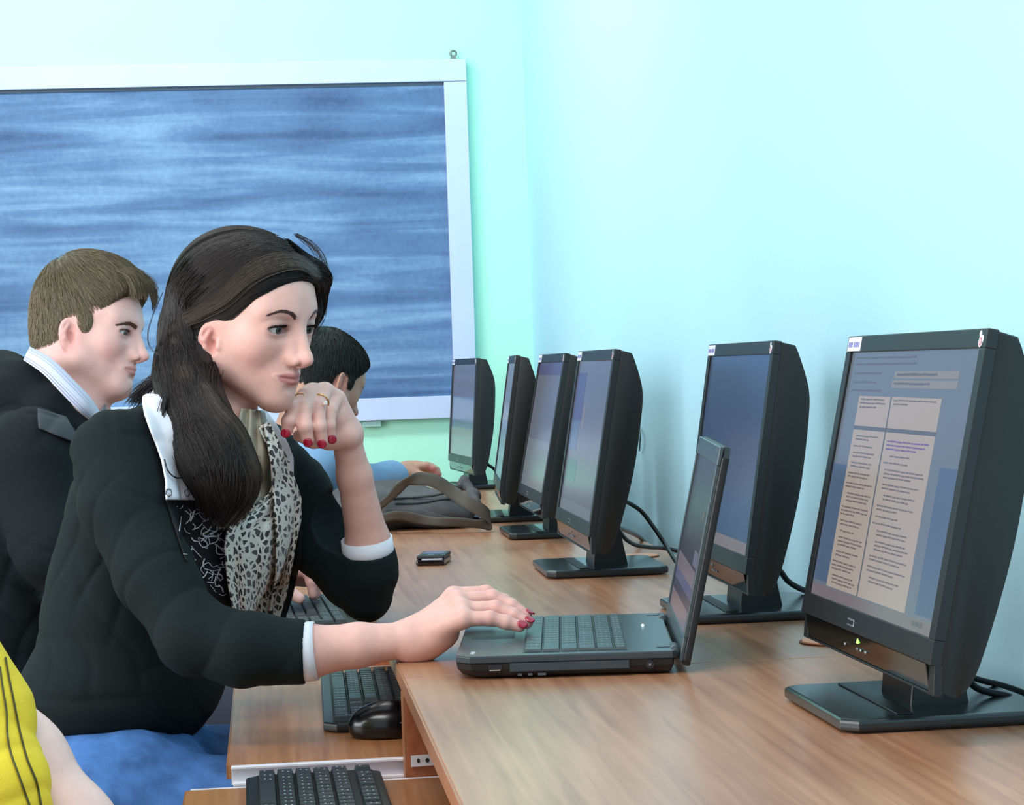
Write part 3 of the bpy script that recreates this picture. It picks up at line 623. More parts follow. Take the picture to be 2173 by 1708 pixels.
MAIN = [[1]*13+[2], [1.5]+[1]*12+[1.5], [1.75]+[1]*11+[2.25], [2.25]+[1]*10+[2.75], [1.25, 1.25, 1.25, 6.25, 1.25, 1.25, 1.25, 1.25]]
def lay_keys(parent, layout, u, dx, x_top, y_left, z, h, m, tap, legs, seed):
    # rows run from the back (high x) to the front; columns from the left (high y)
    r = random.Random(seed)
    for (row, col, w, hh) in layout:
        kw = w*u-0.0012; kd = hh*dx-0.0012; cy = y_left-(col+w/2)*u; cx = x_top-(row+hh/2)*dx
        o = bpy.data.objects.new('key', key_mesh(kw, kd, h, m, tap)); COL.objects.link(o); o.parent = parent; o.location = (cx, cy, z)
        if w < 2.6:
            for q in range(r.choice((1, 2, 2))):
                a = cx-kd*0.12+q*kd*0.32; b = cy+kw*0.16-(q % 2)*kw*0.1; s = 0.0013; legs += [(a-s, b-s*.9, b+s*1.5, z+h+0.00012)]
def legend_mesh(legs, parent):
    V = []; Fq = []
    for (x, y0, y1, z) in legs:
        i = len(V); V += [(x, y0, z), (x+0.0017, y0, z), (x+0.0017, y1, z), (x, y1, z)]; Fq.append((i, i+1, i+2, i+3))
    tag(np_obj('key_legends', V, Fq, LEG, parent, False), kind='stuff')
def full_layout():
    L_ = []
    L_.append((0, 0, 1, 1))
    for g in (2, 6.5, 11):
        for i in range(4): L_.append((0, g+i, 1, 1))
    for i in range(3): L_.append((0, 15.25+i, 1, 1))
    for rr, row in enumerate(MAIN):
        c = 0
        for w in row: L_.append((rr+1.3, c, w, 1)); c += w
    for rr in (1.3, 2.3):
        for i in range(3): L_.append((rr, 15.25+i, 1, 1))
    L_.append((4.3, 16.25, 1, 1)); [L_.append((5.3, 15.25+i, 1, 1)) for i in range(3)]
    for rr in range(5):
        for i in range(4):
            if i == 3 and rr in (2, 4): continue
            if rr == 4 and i == 1: continue
            L_.append((rr+1.3, 18.5+i, 2 if (rr == 4 and i == 0) else 1, 2 if (i == 3 and rr in (1, 3)) else 1))
    return L_
def make_keyboard(x, y, z, yaw, label, seed=1):
    t = empty('computer_keyboard', (x, y, z), yaw); tag(t, label, 'keyboard', 'black keyboards on the pull-out trays')
    bm = bmesh.new(); a, b, c = 0.0735, 0.226, 0.016
    prism(bm, [(-a+c, -b), (a-c, -b), (a, -b+c), (a, b-c), (a-c, b), (-a+c, b), (-a, b-c), (-a, -b+c)], 'z', 0.001, 0.0125, 0.004); bm_obj('keyboard_body', bm, KBM, t)
    bm = bmesh.new(); abox(bm, -0.0615, 0.0645, -0.2175, 0.2175, 0.0120, 0.0130, 0.0005, 1); bm_obj('key_well', bm, mat('key_well', (14, 16, 18), 0.6), t)
    u = 0.435/22.5; legs = []; lay_keys(t, full_layout(), u, 0.0196, 0.0635, 0.2175, 0.0127, 0.0062, KEYM, 0.0020, legs, seed); legend_mesh(legs, t); return t
K2 = make_keyboard(0.1335, 2.915, 0.657, R_(-1.0), 'black keyboard on the tray right below her forearm, a mouse against its end', 1)
def clone_kb(x, y, z, yaw, label):
    c = copy_tree(K2); c.location = (x, y, z); c.rotation_euler = (0, 0, yaw); c['label'] = label; return c
clone_kb(0.040, 2.226, 0.643, R_(0.5), 'black keyboard on the nearest tray, cut off by the bottom of the picture')
clone_kb(0.074, 3.83, 0.672, R_(2.0), 'black keyboard under the hand of the fair-haired young man')

# mouse
MG = mat('mouse_gloss', (12, 15, 19), 0.24, spec=0.5, coat=0.15)
ms = Shape(); ms.ell((0.0, 0, 0.012), (0.056, 0.030, 0.027), k=0.01); ms.ell((-0.014, 0, 0.014), (0.040, 0.031, 0.026), k=0.01); ms.cone((-0.1, -0.2, -0.0335), (0.1, 0.2, -0.0335), 0.001, 0.001, k=0.001)
ms.p.pop(); ms.ell((0, 0, -0.030), (0.2, 0.2, 0.0305), k=0.002, op='s')
mv, mf = ms.mesh(0.0017)
mt_ = empty('computer_mouse', (0.142, 2.655, 0.6578), R_(4)); tag(mt_, 'glossy black mouse beside the end of the keyboard on the tray', 'mouse')
np_obj('mouse_shell', mv, mf[:, ::-1], MG, mt_)
bm = bmesh.new(); bmesh.ops.create_cone(bm, cap_ends=True, segments=20, radius1=0.010, radius2=0.010, depth=0.005); bmesh.ops.rotate(bm, cent=(0, 0, 0), matrix=Matrix.Rotation(math.pi/2, 3, 'X'), verts=bm.verts); bmesh.ops.translate(bm, verts=bm.verts, vec=(0.030, 0, 0.0275)); bm_obj('scroll_wheel', bm, SILV, mt_, True)
tube('mouse_trim', [(-0.02, -0.0295, 0.017), (0.01, -0.0302, 0.019), (0.035, -0.0245, 0.017), (0.050, -0.010, 0.013)], 0.0010, SILV, mt_, k=6)
tube('mouse_cord', [(0.052, 0, 0.008), (0.09, 0.004, 0.004), (0.15, 0.02, 0.003), (0.20, 0.0, 0.003)], 0.0018, CABM, mt_, k=6)

# ------------------------------------------------------------------ laptop: local x = front to hinge, y = near to far
LA = R_(-7.6)
lp = empty('laptop', (0.197, 2.433, DZ), LA); tag(lp, 'open dark laptop on the desk with her hand on its palm rest', 'laptop')
D_, W_ = 0.242, 0.368
bm = bmesh.new(); c = 0.016
prism(bm, [(0, c), (c, 0), (D_-0.004, 0), (D_, 0.004), (D_, W_-0.004), (D_-0.004, W_), (c, W_), (0, W_-c)], 'z', 0.0175, 0.0262, 0.0022); bm_obj('top_deck', bm, LAPM, lp)
bm = bmesh.new(); vs = []
def loopz(ins, z): return [bm.verts.new(v) for v in ((ins, c+ins, z), (c+ins, ins*0.8, z), (D_-0.004-ins*.5, ins*0.8, z), (D_-0.002-ins*.5, 0.004+ins*0.8, z), (D_-0.002-ins*.5, W_-0.004-ins, z), (D_-0.004-ins*.5, W_-ins, z), (c+ins, W_-ins, z), (ins, W_-c-ins, z))]
ls = [loopz(0.0005, 0.0174), loopz(0.0015, 0.011), loopz(0.007, 0.004), loopz(0.014, 0.0015)]
for a_, b_ in zip(ls[:-1], ls[1:]):
    for i in range(8): bm.faces.new((a_[i], a_[(i+1) % 8], b_[(i+1) % 8], b_[i]))
bm.faces.new(ls[0]); bm.faces.new(ls[-1][::-1]); bm_obj('bottom_case', bm, LAPB, lp)
for fx in (0.03, 0.20):
    for fy in (0.03, 0.33): rel(box('rubber_foot', fx, fx+0.02, fy, fy+0.012, 0.0002, 0.002, LAPB), lp).matrix_parent_inverse.identity()
def lbox(name, x0, x1, y0, y1, z0, z1, m, bev=0.0, par=None): o = box(name, x0, x1, y0, y1, z0, z1, m, None, bev, 1); o.parent = par or lp; return o
lbox('optical_drive', 0.060, 0.190, -0.0012, 0.0022, 0.0085, 0.0172, LAPM, 0.0004)
lbox('drive_seam', 0.0588, 0.1912, -0.0008, 0.0023, 0.0078, 0.0177, LAPB)
lbox('usb_port', 0.036, 0.0505, -0.0012, 0.0020, 0.0100, 0.0162, HOLE); lbox('usb_contact', 0.0375, 0.049, -0.0015, 0.001, 0.0100, 0.0112, mat('port_metal', (210, 208, 200), 0.3, metal=0.7))
for i, xx in enumerate((0.068, 0.079, 0.090)): lbox('side_mark', xx, xx+(0.005 if i < 2 else 0.009), -0.0010, 0.002, 0.0035, 0.0062, mat('side_mark', (74, 78, 78), 0.5))
bm = bmesh.new(); bmesh.ops.create_cone(bm, cap_ends=True, segments=20, radius1=0.0046, radius2=0.0046, depth=0.003); bmesh.ops.rotate(bm, cent=(0, 0, 0), matrix=Matrix.Rotation(math.pi/2, 3, 'X'), verts=bm.verts); bmesh.ops.translate(bm, verts=bm.verts, vec=(0.213, -0.0002, 0.0118)); dj = bm_obj('power_jack', bm, HOLE, lp)
bm = bmesh.new(); bmesh.ops.create_cone(bm, cap_ends=True, segments=12, radius1=0.0014, radius2=0.0014, depth=0.003); bmesh.ops.rotate(bm, cent=(0, 0, 0), matrix=Matrix.Rotation(math.pi/2, 3, 'X'), verts=bm.verts); bmesh.ops.translate(bm, verts=bm.verts, vec=(0.213, -0.0012, 0.0118)); bm_obj('jack_pin', bm, SILV, dj)
lbox('keyboard_well', 0.074, 0.190, 0.018, 0.352, 0.0260, 0.0265, LAPB)
L_ = []
for i in range(16): L_.append((0, i*0.94, 0.94, 0.7))
for rr, row in enumerate(MAIN):
    cc = 0
    for w in row: L_.append((rr+0.7, cc, w, 1)); cc += w
legs = []; lay_keys(lp, L_, 0.0218, 0.0199, 0.189, 0.350, 0.0264, 0.0026, KEYL, 0.0012, legs, 5); legend_mesh(legs, lp)
lbox('touchpad', 0.012, 0.062, 0.150, 0.232, 0.0260, 0.0265, mat('touchpad', (54, 64, 70), 0.45), 0.0002)
bm = bmesh.new(); abox(bm, 0.016, 0.020, 0.020, 0.0225, 0.0262, 0.0266); abox(bm, 0.016, 0.0205, 0.024, 0.027, 0.0262, 0.0266); abox(bm, 0.0165, 0.0215, 0.029, 0.033, 0.0262, 0.0266); abox(bm, 0.016, 0.020, 0.035, 0.038, 0.0262, 0.0266)
bo = bm_obj('deck_badge', bm, mat('badge_white', (215, 215, 225), 0.3), lp)
bm = bmesh.new(); bmesh.ops.create_uvsphere(bm, u_segments=12, v_segments=8, radius=0.0017); bmesh.ops.translate(bm, verts=bm.verts, vec=(0.214, 0.235, 0.0268)); bm_obj('status_light', bm, led('light_white', (240, 255, 255), 2.0), lp)
lbox('hinge_slot', 0.222, 0.237, 0.030, 0.0325, 0.0261, 0.0266, HOLE); lbox('hinge_slot', 0.222, 0.237, 0.338, 0.341, 0.0261, 0.0266, HOLE)
# lid
LT = R_(12.6); Ml = Matrix.Translation((0.2455, 0, 0.0105)) @ Matrix.Rotation(LT, 4, 'Y')
def lpart(name, bm, m, par=None):
    me = bpy.data.meshes.new(name); bmesh.ops.recalc_face_normals(bm, faces=bm.faces); bm.to_mesh(me); bm.free(); o = link(name, me, m, par or lp)
    if par is None: o.matrix_local = Ml
    return o
LH = 0.243; bm = bmesh.new(); c = 0.012
prism(bm, [(0.002, 0), (W_-0.002, 0), (W_, 0.006), (W_, LH-c), (W_-c, LH), (c, LH), (0, LH-c), (0, 0.006)], 'x', 0.0030, 0.0115, 0.003); lid = lpart('lid', bm, LAPB)
bm = bmesh.new(); abox(bm, -0.0012, 0.0031, 0.0015, W_-0.0015, LH-0.022, LH-0.001, 0.0008, 1); abox(bm, -0.0012, 0.0031, 0.0015, W_-0.0015, 0.004, 0.030, 0.0008, 1)
abox(bm, -0.0012, 0.0031, 0.0015, 0.0155, 0.030, LH-0.022, 0.0004, 1); abox(bm, -0.0012, 0.0031, W_-0.0155, W_-0.0015, 0.030, LH-0.022, 0.0004, 1); lpart('lid_bezel', bm, mat('lid_bezel', (60, 72, 76), 0.3))
def lscr(name, rects, d):
    mats = []; V = []; Fq = []; fm = []
    for (y0, z0, y1, z1, m) in rects:
        if m not in mats: mats.append(m)
        i = len(V); V += [(d, y0, z0), (d, y1, z0), (d, y1, z1), (d, y0, z1)]; Fq.append((i, i+1, i+2, i+3)); fm.append(mats.index(m))
    o = np_obj(name, V, Fq, mats, lp, False, None, fm); o.matrix_local = Ml; return o
z0, z1 = 0.030, LH-0.022; dz = z1-z0
lscr('lid_screen', [(0.0155, z0+dz*a, W_-0.0155, z0+dz*b, m) for a, b, m in ((0, .12, scr('lap_pale', (140, 124, 136), 0.35)), (.12, .19, scr('lap_navy', (46, 44, 86), 0.3)), (.19, .26, scr('lap_blue', (96, 106, 156), 0.3)), (.26, .36, scr('lap_pale2', (138, 126, 140), 0.35)), (.36, 1.0, scr('lap_dark', (54, 44, 74), 0.3)))], 0.0006)
lscr('lid_window', [(0.03, z0+dz*.38, 0.10, z0+dz*.47, scr('lap_win', (140, 136, 170), 0.3))], 0.0003); lscr('lid_icon', [(0.06, z0+dz*.66, 0.075, z0+dz*.70, scr('lap_icon', (150, 120, 90), 0.3))], 0.0003)
for ya, yb in ((0.012, 0.06), (W_-0.06, W_-0.012)):
    V_, F_ = tube_geo([(0.2415, ya, 0.0215), (0.2415, yb, 0.0215)], 0.0065, 14); me = bpy.data.meshes.new('hinge'); me.from_pydata([tuple(v) for v in V_], [], [tuple(dict.fromkeys(f)) for f in F_]); link('hinge', me, LAPM, lp, True)

# ------------------------------------------------------------------ phone
ph = empty('mobile_phone', (0.2845, 3.905, DZ), R_(-12)); tag(ph, 'small black slider phone with a silver strip lying on the desk', 'phone')
def pbox(name, *a, m, bev): o = box(name, *a, m, None, bev, 3); o.parent = ph; return o
pbox('phone_body', -0.025, 0.025, -0.050, 0.050, 0.0006, 0.0100, m=GLOSS, bev=0.0035); pbox('phone_slider', -0.0245, 0.0245, -0.044, 0.049, 0.0102, 0.0175, m=PLAS, bev=0.003)
pbox('silver_strip', -0.0150, 0.0215, -0.0462, -0.0440, 0.0098, 0.0122, m=mat('strip_silver', (220, 222, 230), 0.2), bev=0.0006)
pbox('phone_screen', -0.019, 0.019, -0.012, 0.042, 0.0174, 0.0178, m=GLOSS, bev=0.0)
for i in range(3): pbox('phone_key', -0.017+i*0.012, -0.008+i*0.012, -0.036, -0.026, 0.0174, 0.0182, m=SILV if i == 1 else PLAS, bev=0.0004)

# ------------------------------------------------------------------ cables
def cable(label, pts, r): return tag(tube('monitor_cable', pts, r, CABM), label, 'cable')
cable('thick black cable looping from the third monitor from the right down towards the laptop lid', [P(1322, 1062, 3.66), P(1338, 1069, 3.68), P(1362, 1086, 3.70), P(1388, 1120, 3.70), P(1412, 1156, 3.68), P(1432, 1188, 3.60), P(1455, 1215, 3.52)], 0.0036)
cable('black cable sagging from behind the third monitor and running flat along the desk', [P(1306, 1112, 3.62), P(1318, 1132, 3.66), P(1332, 1147, 3.70), P(1352, 1157, 3.76), P(1378, 1161, 3.80), P(1410, 1163, 3.86), P(1450, 1172, 3.86)], 0.0036)
cable('short black cable dropping behind the desk edge beside the third monitor', [P(1310, 1118, 3.64), P(1328, 1125, 3.80), P(1348, 1134, 4.08), P(1364, 1146, 4.28), P(1369, 1158, 4.36), P(1369, 1200, 4.38)], 0.0040)
cable('black cable curving out from behind the second monitor from the right', [P(1640, 1200, 2.98), P(1656, 1212, 3.00), P(1672, 1233, 3.04), P(1696, 1248, 3.08), P(1722, 1258, 3.12), P(1760, 1275, 3.1)], 0.0040)
cable('upper of two black cables leaving the back of the nearest monitor', [P(2036, 1420, 2.13), P(2056, 1434, 2.16), P(2085, 1444, 2.18), P(2130, 1455, 2.20), P(2176, 1472, 2.22), P(2230, 1500, 2.22)], 0.0030)
cable('lower of two black cables leaving the back of the nearest monitor', [P(2036, 1428, 2.08), P(2054, 1442, 2.10), P(2070, 1458, 2.11), P(2095, 1468, 2.12), P(2140, 1478, 2.13), P(2170, 1494, 2.14), P(2215, 1530, 2.14)], 0.0034)
cable('short black cable behind the farthest monitor', [P(1028, 975, 6.34), P(1036, 986, 6.36), P(1046, 993, 6.38), P(1054, 1003, 6.36), P(1056, 1012, 6.3)], 0.0045)
V0 = lambda px, py, X: CAM+(FW+(px-1086.5)/F_PX*RT-(py-854)/F_PX*UP)*(X/(FW+(px-1086.5)/F_PX*RT-(py-854)/F_PX*UP)[0])
tag(tube('wall_wire', [V0(1356, 905, 0.806), V0(1359, 918, 0.800), V0(1358, 940, 0.802), V0(1357, 956, 0.805)], 0.0018, mat('old_wire', (96, 124, 124), 0.5)), 'short thin grey wire sticking out of the wall behind the third monitor', 'wire')

# ------------------------------------------------------------------ bag
BAGM = mat('bag_canvas', (74, 74, 76), 0.85, noise=0.25, nscale=14, bump=0.5, bscale=700); STRAPM = mat('bag_strap_webbing', (88, 86, 80), 0.8, noise=0.06, nscale=30, bump=0.5, bscale=1300); ZIPM = mat('bag_piping', (40, 48, 48), 0.7)
bg_ = empty('shoulder_bag', (0.33, 4.85, DZ)); tag(bg_, 'grey canvas shoulder bag with a wide strap lying flat on the desk', 'bag')
bs = Shape(); XA = np.array([math.cos(0.05), math.sin(0.05), 0]); YA = np.array([-math.sin(0.05), math.cos(0.05), 0]); ZA = np.array([0, 0, 1.0])
bs.ell((0.300, 4.86, 0.788), (0.150, 0.15, 0.044), [XA, YA, ZA], k=0.02); bs.ell((0.240, 4.90, 0.812), (0.105, 0.12, 0.036), k=0.03); bs.ell((0.370, 4.80, 0.778), (0.070, 0.10, 0.032), k=0.03)
bs.ell((0.200, 4.78, 0.790), (0.080, 0.10, 0.040), k=0.03)
bs.disp = folds([((0.3, 0.2, 1), 130, 0.6), ((1, 0.5, 0.4), 45, 1.0), ((0.6, -0.8, 0.8), 70, 0.7)], 0.0035); bs.dslop = 0.006
bs.ell((0.3, 4.85, 0.7502-2.0), (3, 3, 2.0), k=0.004, op='s')
bv, bf = bs.mesh(0.005, (0.08, 4.62, 0.745), (0.5, 5.05, 0.86)); bv[:, 2] = np.maximum(bv[:, 2], 0.7503)
bb = rel(np_obj('bag_body', bv, bf[:, ::-1], BAGM), bg_)
for pts in ([(832, 1058), (870, 1056), (915, 1052), (950, 1046), (985, 1048)], [(838, 1068), (880, 1068), (925, 1062), (965, 1056)]):
    G, _ = drape(bs, catmull([np.array(p, float) for p in pts], 6), 4.3, 0.001); rel(tube('zip_piping', list(G), 0.0028, ZIPM, None, 6, 2), bg_)
G, _ = drape(bs, quad_grid([(812, 1078), (900, 1082), (960, 1100)], [(812, 1100), (880, 1112), (955, 1120)], 10, 16), 4.3, 0.003); rel(sheet('flap', G, BAGM, None, 0.003), bg_)
def strap(name, pts, wid, dirs):
    C = catmull(pts, 8); Dv = catmull(dirs, 8); Dv /= np.linalg.norm(Dv, axis=1)[:, None]; u = np.linspace(-0.5, 0.5, 5)[None, :, None]; return rel(sheet(name, C[:, None]+u*wid*Dv[:, None], STRAPM, None, 0.0022), bg_)
dU = UP; dM = 0.55*UP+0.6*ZV
strap('strap', [P(800, 1078, 4.66), P(822, 1060, 4.64), P(846, 1036, 4.62), P(868, 1020, 4.62), P(896, 1016, 4.62), P(926, 1022, 4.62), P(960, 1044, 4.62), P(992, 1066, 4.60), P(1020, 1082, 4.60), P(1038, 1096, 4.61), P(1040, 1110, 4.62), P(1022, 1112, 4.61), P(985, 1109, 4.61), P(940, 1107, 4.62), P(900, 1104, 4.66), P(866, 1096, 4.66), P(838, 1094, 4.66), P(812, 1100, 4.68)], 0.028, [dM, dM, dM-0.3*RT, dM, dU, dU+0.3*RT, dU+0.4*RT, dU+0.4*RT, dU+0.3*RT, dU, dU-0.2*RT, dM, dM, dM+0.2*RT, dM+0.3*RT, dM+0.2*RT, dM, dM])
tg = Shape(); tg.chain([P(975, 1030, 4.86), P(985, 1022, 4.88), P(995, 1034, 4.86), P(1004, 1052, 4.82), P(1010, 1070, 4.78)], [0.006, 0.011, 0.008, 0.014, 0.010], k=0.01); tg.disp = folds([((1, 1, 0.5), 190, 1)], 0.003); tg.dslop = 0.004
tv, tf = tg.mesh(0.003); rel(np_obj('crumpled_corner', tv, tf[:, ::-1], BAGM), bg_)

# ------------------------------------------------------------------ people: shared parts
def finish(name, sh, res, m, parent, lo=None, hi=None, tintf=None):
    v, f = sh.mesh(res, lo, hi); return np_obj(name, v, f[:, ::-1], m, parent, True, None if tintf is None else tintf(v))
def nail(parent, tip, prev, out, r, m=NAIL, L_=0.0105):
    t = np.asarray(tip)-np.asarray(prev); t = t/np.linalg.norm(t); o = np.array(out, float); o = o-t*(o@t); o = o/np.linalg.norm(o); s = np.cross(t, o); c = np.asarray(tip)+t*0.0015+o*(r*0.55)
    V = []; Fq = []; n, k = 11, 9
    for i in range(n):
        for j in range(k):
            u = (i/(n-1)-0.45)*L_*1.08; a = (j/(k-1)-0.5)*1.9; w = math.sqrt(max(0.02, 1-(2*abs(i/(n-1)-0.5))**2.6))
            rr = r*0.80; V.append(c+t*u+s*(rr*math.sin(a)*w)+o*(rr*math.cos(a)*0.62))
    V = np.array(V); G = V.reshape(n, k, 3); return sheet('fingernail', G, m, parent, 0.0010)
def hand_sdf(S, wrist, mcp, fingers, rw, rm, rf, thumb=None, k=0.006):
    # fingers: lists of joint points from the knuckle to the tip
    for i, M in enumerate(mcp):
        S.cone(wrist, M, rw, rm, k=0.012)
    for a, b in zip(mcp[:-1], mcp[1:]): S.cone(a, b, rm*0.98, rm*0.98, k=0.010)
    for fi, f in enumerate(fingers):
        r0 = rf[fi] if hasattr(rf, '__len__') else rf; n = len(f)
        rs = [r0*1.08, r0*1.0, r0*0.93, r0*0.80][:n] if n == 4 else [r0*1.05, r0*0.95, r0*0.8]
        G = Shape()
        for j in range(n-1): G.cone(f[j], f[j+1], rs[j], rs[j+1], k=0.002)
        for j in range(1, n-1): G.ell(f[j], (rs[j]*1.05,)*3, k=0.003)
        c = np.mean(f, axis=0); R = max(np.linalg.norm(np.array(p)-c) for p in f)+r0*1.3
        S.sub(G, (0, 0, 0), np.eye(3), 1.0, k=0.0030); S.p[-1] = (None, c, R, 0.0030, 'u', S.p[-1][5])
    if thumb is not None: S.chain(thumb[0], thumb[1], k=0.006)

# ================================================================== the young woman
pw = empty('person', tuple(P(290, 1500, 2.82)))
tag(pw, 'young woman with long dark hair and red nails leaning over the laptop, chin on hand', 'person')
def R2(o): return rel(o, pw)
AH = frame(32, 11, -2); OH = P(526, 681, 2.85); HS = 0.97
TL = 0.57*RT-0.82*ZV; TF = 0.82*RT+0.57*ZV        # torso: left and front directions
def TX(sh, c, r, k=0.04, tilt=0.0):
    U_ = UP*math.cos(tilt)+TF*math.sin(tilt); F_ = TF*math.cos(tilt)-UP*math.sin(tilt); sh.ell(c, r, [TL, F_, U_], k=k)
# --- body
B = Shape(); B.sub(HEAD_F, OH, AH, 0.15, k=0.012); B.p[-1] = (None, OH, 0.135, 0.012, 'u', (HEAD_F, OH, AH, HS))
hp = lambda x, y, z: OH+HS*(np.array((x, y, z))@AH)
NECK = Shape(); NECK.cone(hp(-0.034, 0, -0.045), P(462, 970, 2.87), 0.042, 0.046); NECK.cone(hp(-0.012, 0, -0.085), P(498, 965, 2.85), 0.026, 0.036)
B.cone(hp(-0.034, 0, -0.045), P(462, 970, 2.87), 0.042, 0.046, k=0.014); B.cone(hp(-0.012, 0, -0.085), P(498, 965, 2.85), 0.026, 0.036, k=0.012)
TX(B, P(395, 1070, 2.87), (0.125, 0.065, 0.12)); TX(B, P(272, 1400, 2.83), (0.10, 0.07, 0.20))
# left forearm and hand at the chin
LW = P(737, 938, 2.945)
B.chain([P(783, 1262, 3.018), P(781, 1150, 3.0), P(752, 1010, 2.965), LW], [0.024, 0.0290, 0.0225, 0.0195], k=0.010)
lm = [P(648, 842, 2.878), P(663, 834, 2.895), P(689, 832, 2.912), P(714, 846, 2.928)]
lf = [[P(647, 842, 2.876), P(624, 868, 2.848), P(613, 893, 2.840), P(609, 914, 2.842)],
      [P(661, 833, 2.890), P(645, 868, 2.850), P(647, 905, 2.842), P(653, 933, 2.846)],
      [P(688, 832, 2.905), P(674, 866, 2.866), P(677, 905, 2.856), P(683, 936, 2.860)],
      [P(713, 846, 2.922), P(700, 872, 2.890), P(697, 903, 2.878), P(700, 928, 2.880)]]
hand_sdf(B, P(735, 918, 2.945), lm, lf, 0.0165, 0.0100, [0.0094, 0.0102, 0.0100, 0.0092], ([P(735, 925, 2.93), P(700, 930, 2.925), P(665, 934, 2.905), P(634, 924, 2.895)], [0.018, 0.0145, 0.0100, 0.0080]))
B.ell(P(716, 890, 2.935), (0.014, 0.017, 0.027), [RT, ZV, UP], k=0.012)
# right forearm and hand on the laptop
RW = P(862, 1357, 2.62)
B.chain([P(480, 1376, 2.60), P(650, 1383, 2.61), P(760, 1369, 2.615), RW], [0.026, 0.0305, 0.0250, 0.0203], k=0.01)
rm = [P(985, 1312, 2.598), P(981, 1293, 2.625), P(972, 1275, 2.652), P(962, 1265, 2.680)]
rf = [[P(988, 1313, 2.597), P(1040, 1312, 2.597), P(1074, 1320, 2.597), P(1103, 1329, 2.597)],
      [P(984, 1294, 2.624), P(1052, 1291, 2.624), P(1090, 1306, 2.620), P(1118, 1321, 2.616)],
      [P(976, 1274, 2.650), P(1046, 1268, 2.655), P(1085, 1286, 2.650), P(1116, 1306, 2.644)],
      [P(966, 1262, 2.680), P(1032, 1258, 2.685), P(1070, 1276, 2.680), P(1098, 1296, 2.674)]]
hand_sdf(B, P(872, 1358, 2.625), rm, rf, 0.0195, 0.0100, [0.0086, 0.0092, 0.0092, 0.0088], ([P(900, 1340, 2.66), P(950, 1312, 2.70), P(1000, 1302, 2.715), P(1040, 1306, 2.71)], [0.016, 0.012, 0.0095, 0.008]))
B.ell(P(915, 1363, 2.625), (0.034, 0.022, 0.0165), [0.93*RT+0.36*UP, ZV, 0.93*UP-0.36*RT], k=0.016); B.cone(P(872, 1366, 2.63), P(905, 1370, 2.628), 0.0145, 0.0125, k=0.014)
def tint_w(v):
    T = skin_tint(v, OH, AH, (231, 180, 168), 0.38, sc=HS)
    for tip in [f[-1] for f in lf+rf]+[f[1] for f in rf]:
        w = 0.30*np.exp(-((v-tip)**2).sum(1)/0.011**2)[:, None]; T = T*(1-w)+np.array(lin(226, 128, 130)[:3])*w
    return T
body = R2(finish('body', B, 0.0015, SKIN, None, tintf=tint_w))
add_eyes(pw, OH, AH, AH[0]*1.0-AH[1]*0.02-UP*0.08, HS)
for o in [o for o in bpy.data.objects if o.parent is pw and o.name.startswith('eye')]: o.parent = None; R2(o)
nf = -FW
for f, ou in zip(lf, ((nf+0.25*UP), (nf+0.1*UP), (nf+0.0*UP), (nf+0.5*RT))): R2(nail(None, f[-1], f[-2], ou, 0.0090))
for f, ou in zip(rf[:2], (UP*0.75+nf, UP*0.85+nf*0.5)): R2(nail(None, f[-1], f[-2], ou, 0.0078))
for f in rf[2:]: R2(nail(None, f[-1], f[-2], UP, 0.0076))
def ring_on(a, b, t, r, thick, name='finger_ring'):
    a, b = np.asarray(a), np.asarray(b); c = a+(b-a)*t; ax = (b-a)/np.linalg.norm(b-a); s = np.cross(ax, [0.3, 0.5, 0.8]); s /= np.linalg.norm(s); q = np.cross(ax, s)
    return tube(name, [c+r*(math.cos(x)*s+math.sin(x)*q) for x in np.linspace(0, 2*math.pi, 28, endpoint=False)], thick, GOLD, None, 6, closed=True, smooth_path=False)
r1 = R2(ring_on(lf[2][0], lf[2][1], 0.62, 0.0112, 0.0012)); R2(ring_on(lf[0][0], lf[0][1], 0.30, 0.0104, 0.0009))
bm = bmesh.new(); bmesh.ops.create_icosphere(bm, subdivisions=1, radius=0.0036); bmesh.ops.translate(bm, verts=bm.verts, vec=P(690, 856, 2.856)); rel(bm_obj('ring_stone', bm, mat('ring_stone', (255, 240, 230), 0.05, spec=0.9, coat=1.0)), r1)
er = R2(tube('earring', [hp(0.002, -0.0755, -0.055), hp(0.005, -0.080, -0.059), hp(0.004, -0.080, -0.066), hp(0.000, -0.078, -0.067)], 0.0015, GOLD, None, 6))
bm = bmesh.new(); bmesh.ops.create_uvsphere(bm, u_segments=12, v_segments=8, radius=0.0034); bmesh.ops.translate(bm, verts=bm.verts, vec=hp(0.003, -0.081, -0.070)); rel(bm_obj('earring_bead', bm, GOLD, None, True), er)

# --- eyebrows and lashes as fine hairs on the face
def face_strands(name, parent, head, O, A, ctrl, n, ln, m, col, dirv, spread, rad=0.00035, sc=1.0, out=0.0004):
    C = catmull([np.array(c, float) for c in ctrl], 12); t = rng.random(n); base = np.stack([np.interp(t*(len(C)-1), np.arange(len(C)), C[:, i]) for i in range(3)], 1)
    wd = np.interp(t, [0, 0.25, 0.6, 1], spread); base[:, 2] += wd*(rng.random(n)-0.5); base = head.project(base, 0.0)
    d = np.interp(t, [0, 1], [dirv[0][0], dirv[1][0]])[:, None]*np.array([0, 1.0, 0])*np.sign(C[-1, 1]) + np.interp(t, [0, 1], [dirv[0][1], dirv[1][1]])[:, None]*np.array([0, 0, 1.0]); d += rng.normal(0, 0.12, d.shape)
    K = 5; Q = base[:, None]+d[:, None]*(ln*np.linspace(0, 1, K))[None, :, None]; S_ = Q.shape; q = head.project(Q.reshape(-1, 3), out, 2).reshape(S_)
    W_ = O+sc*(q@A); return strands(name, W_, rad, m, parent, hair_cols(n, col, 0.2))
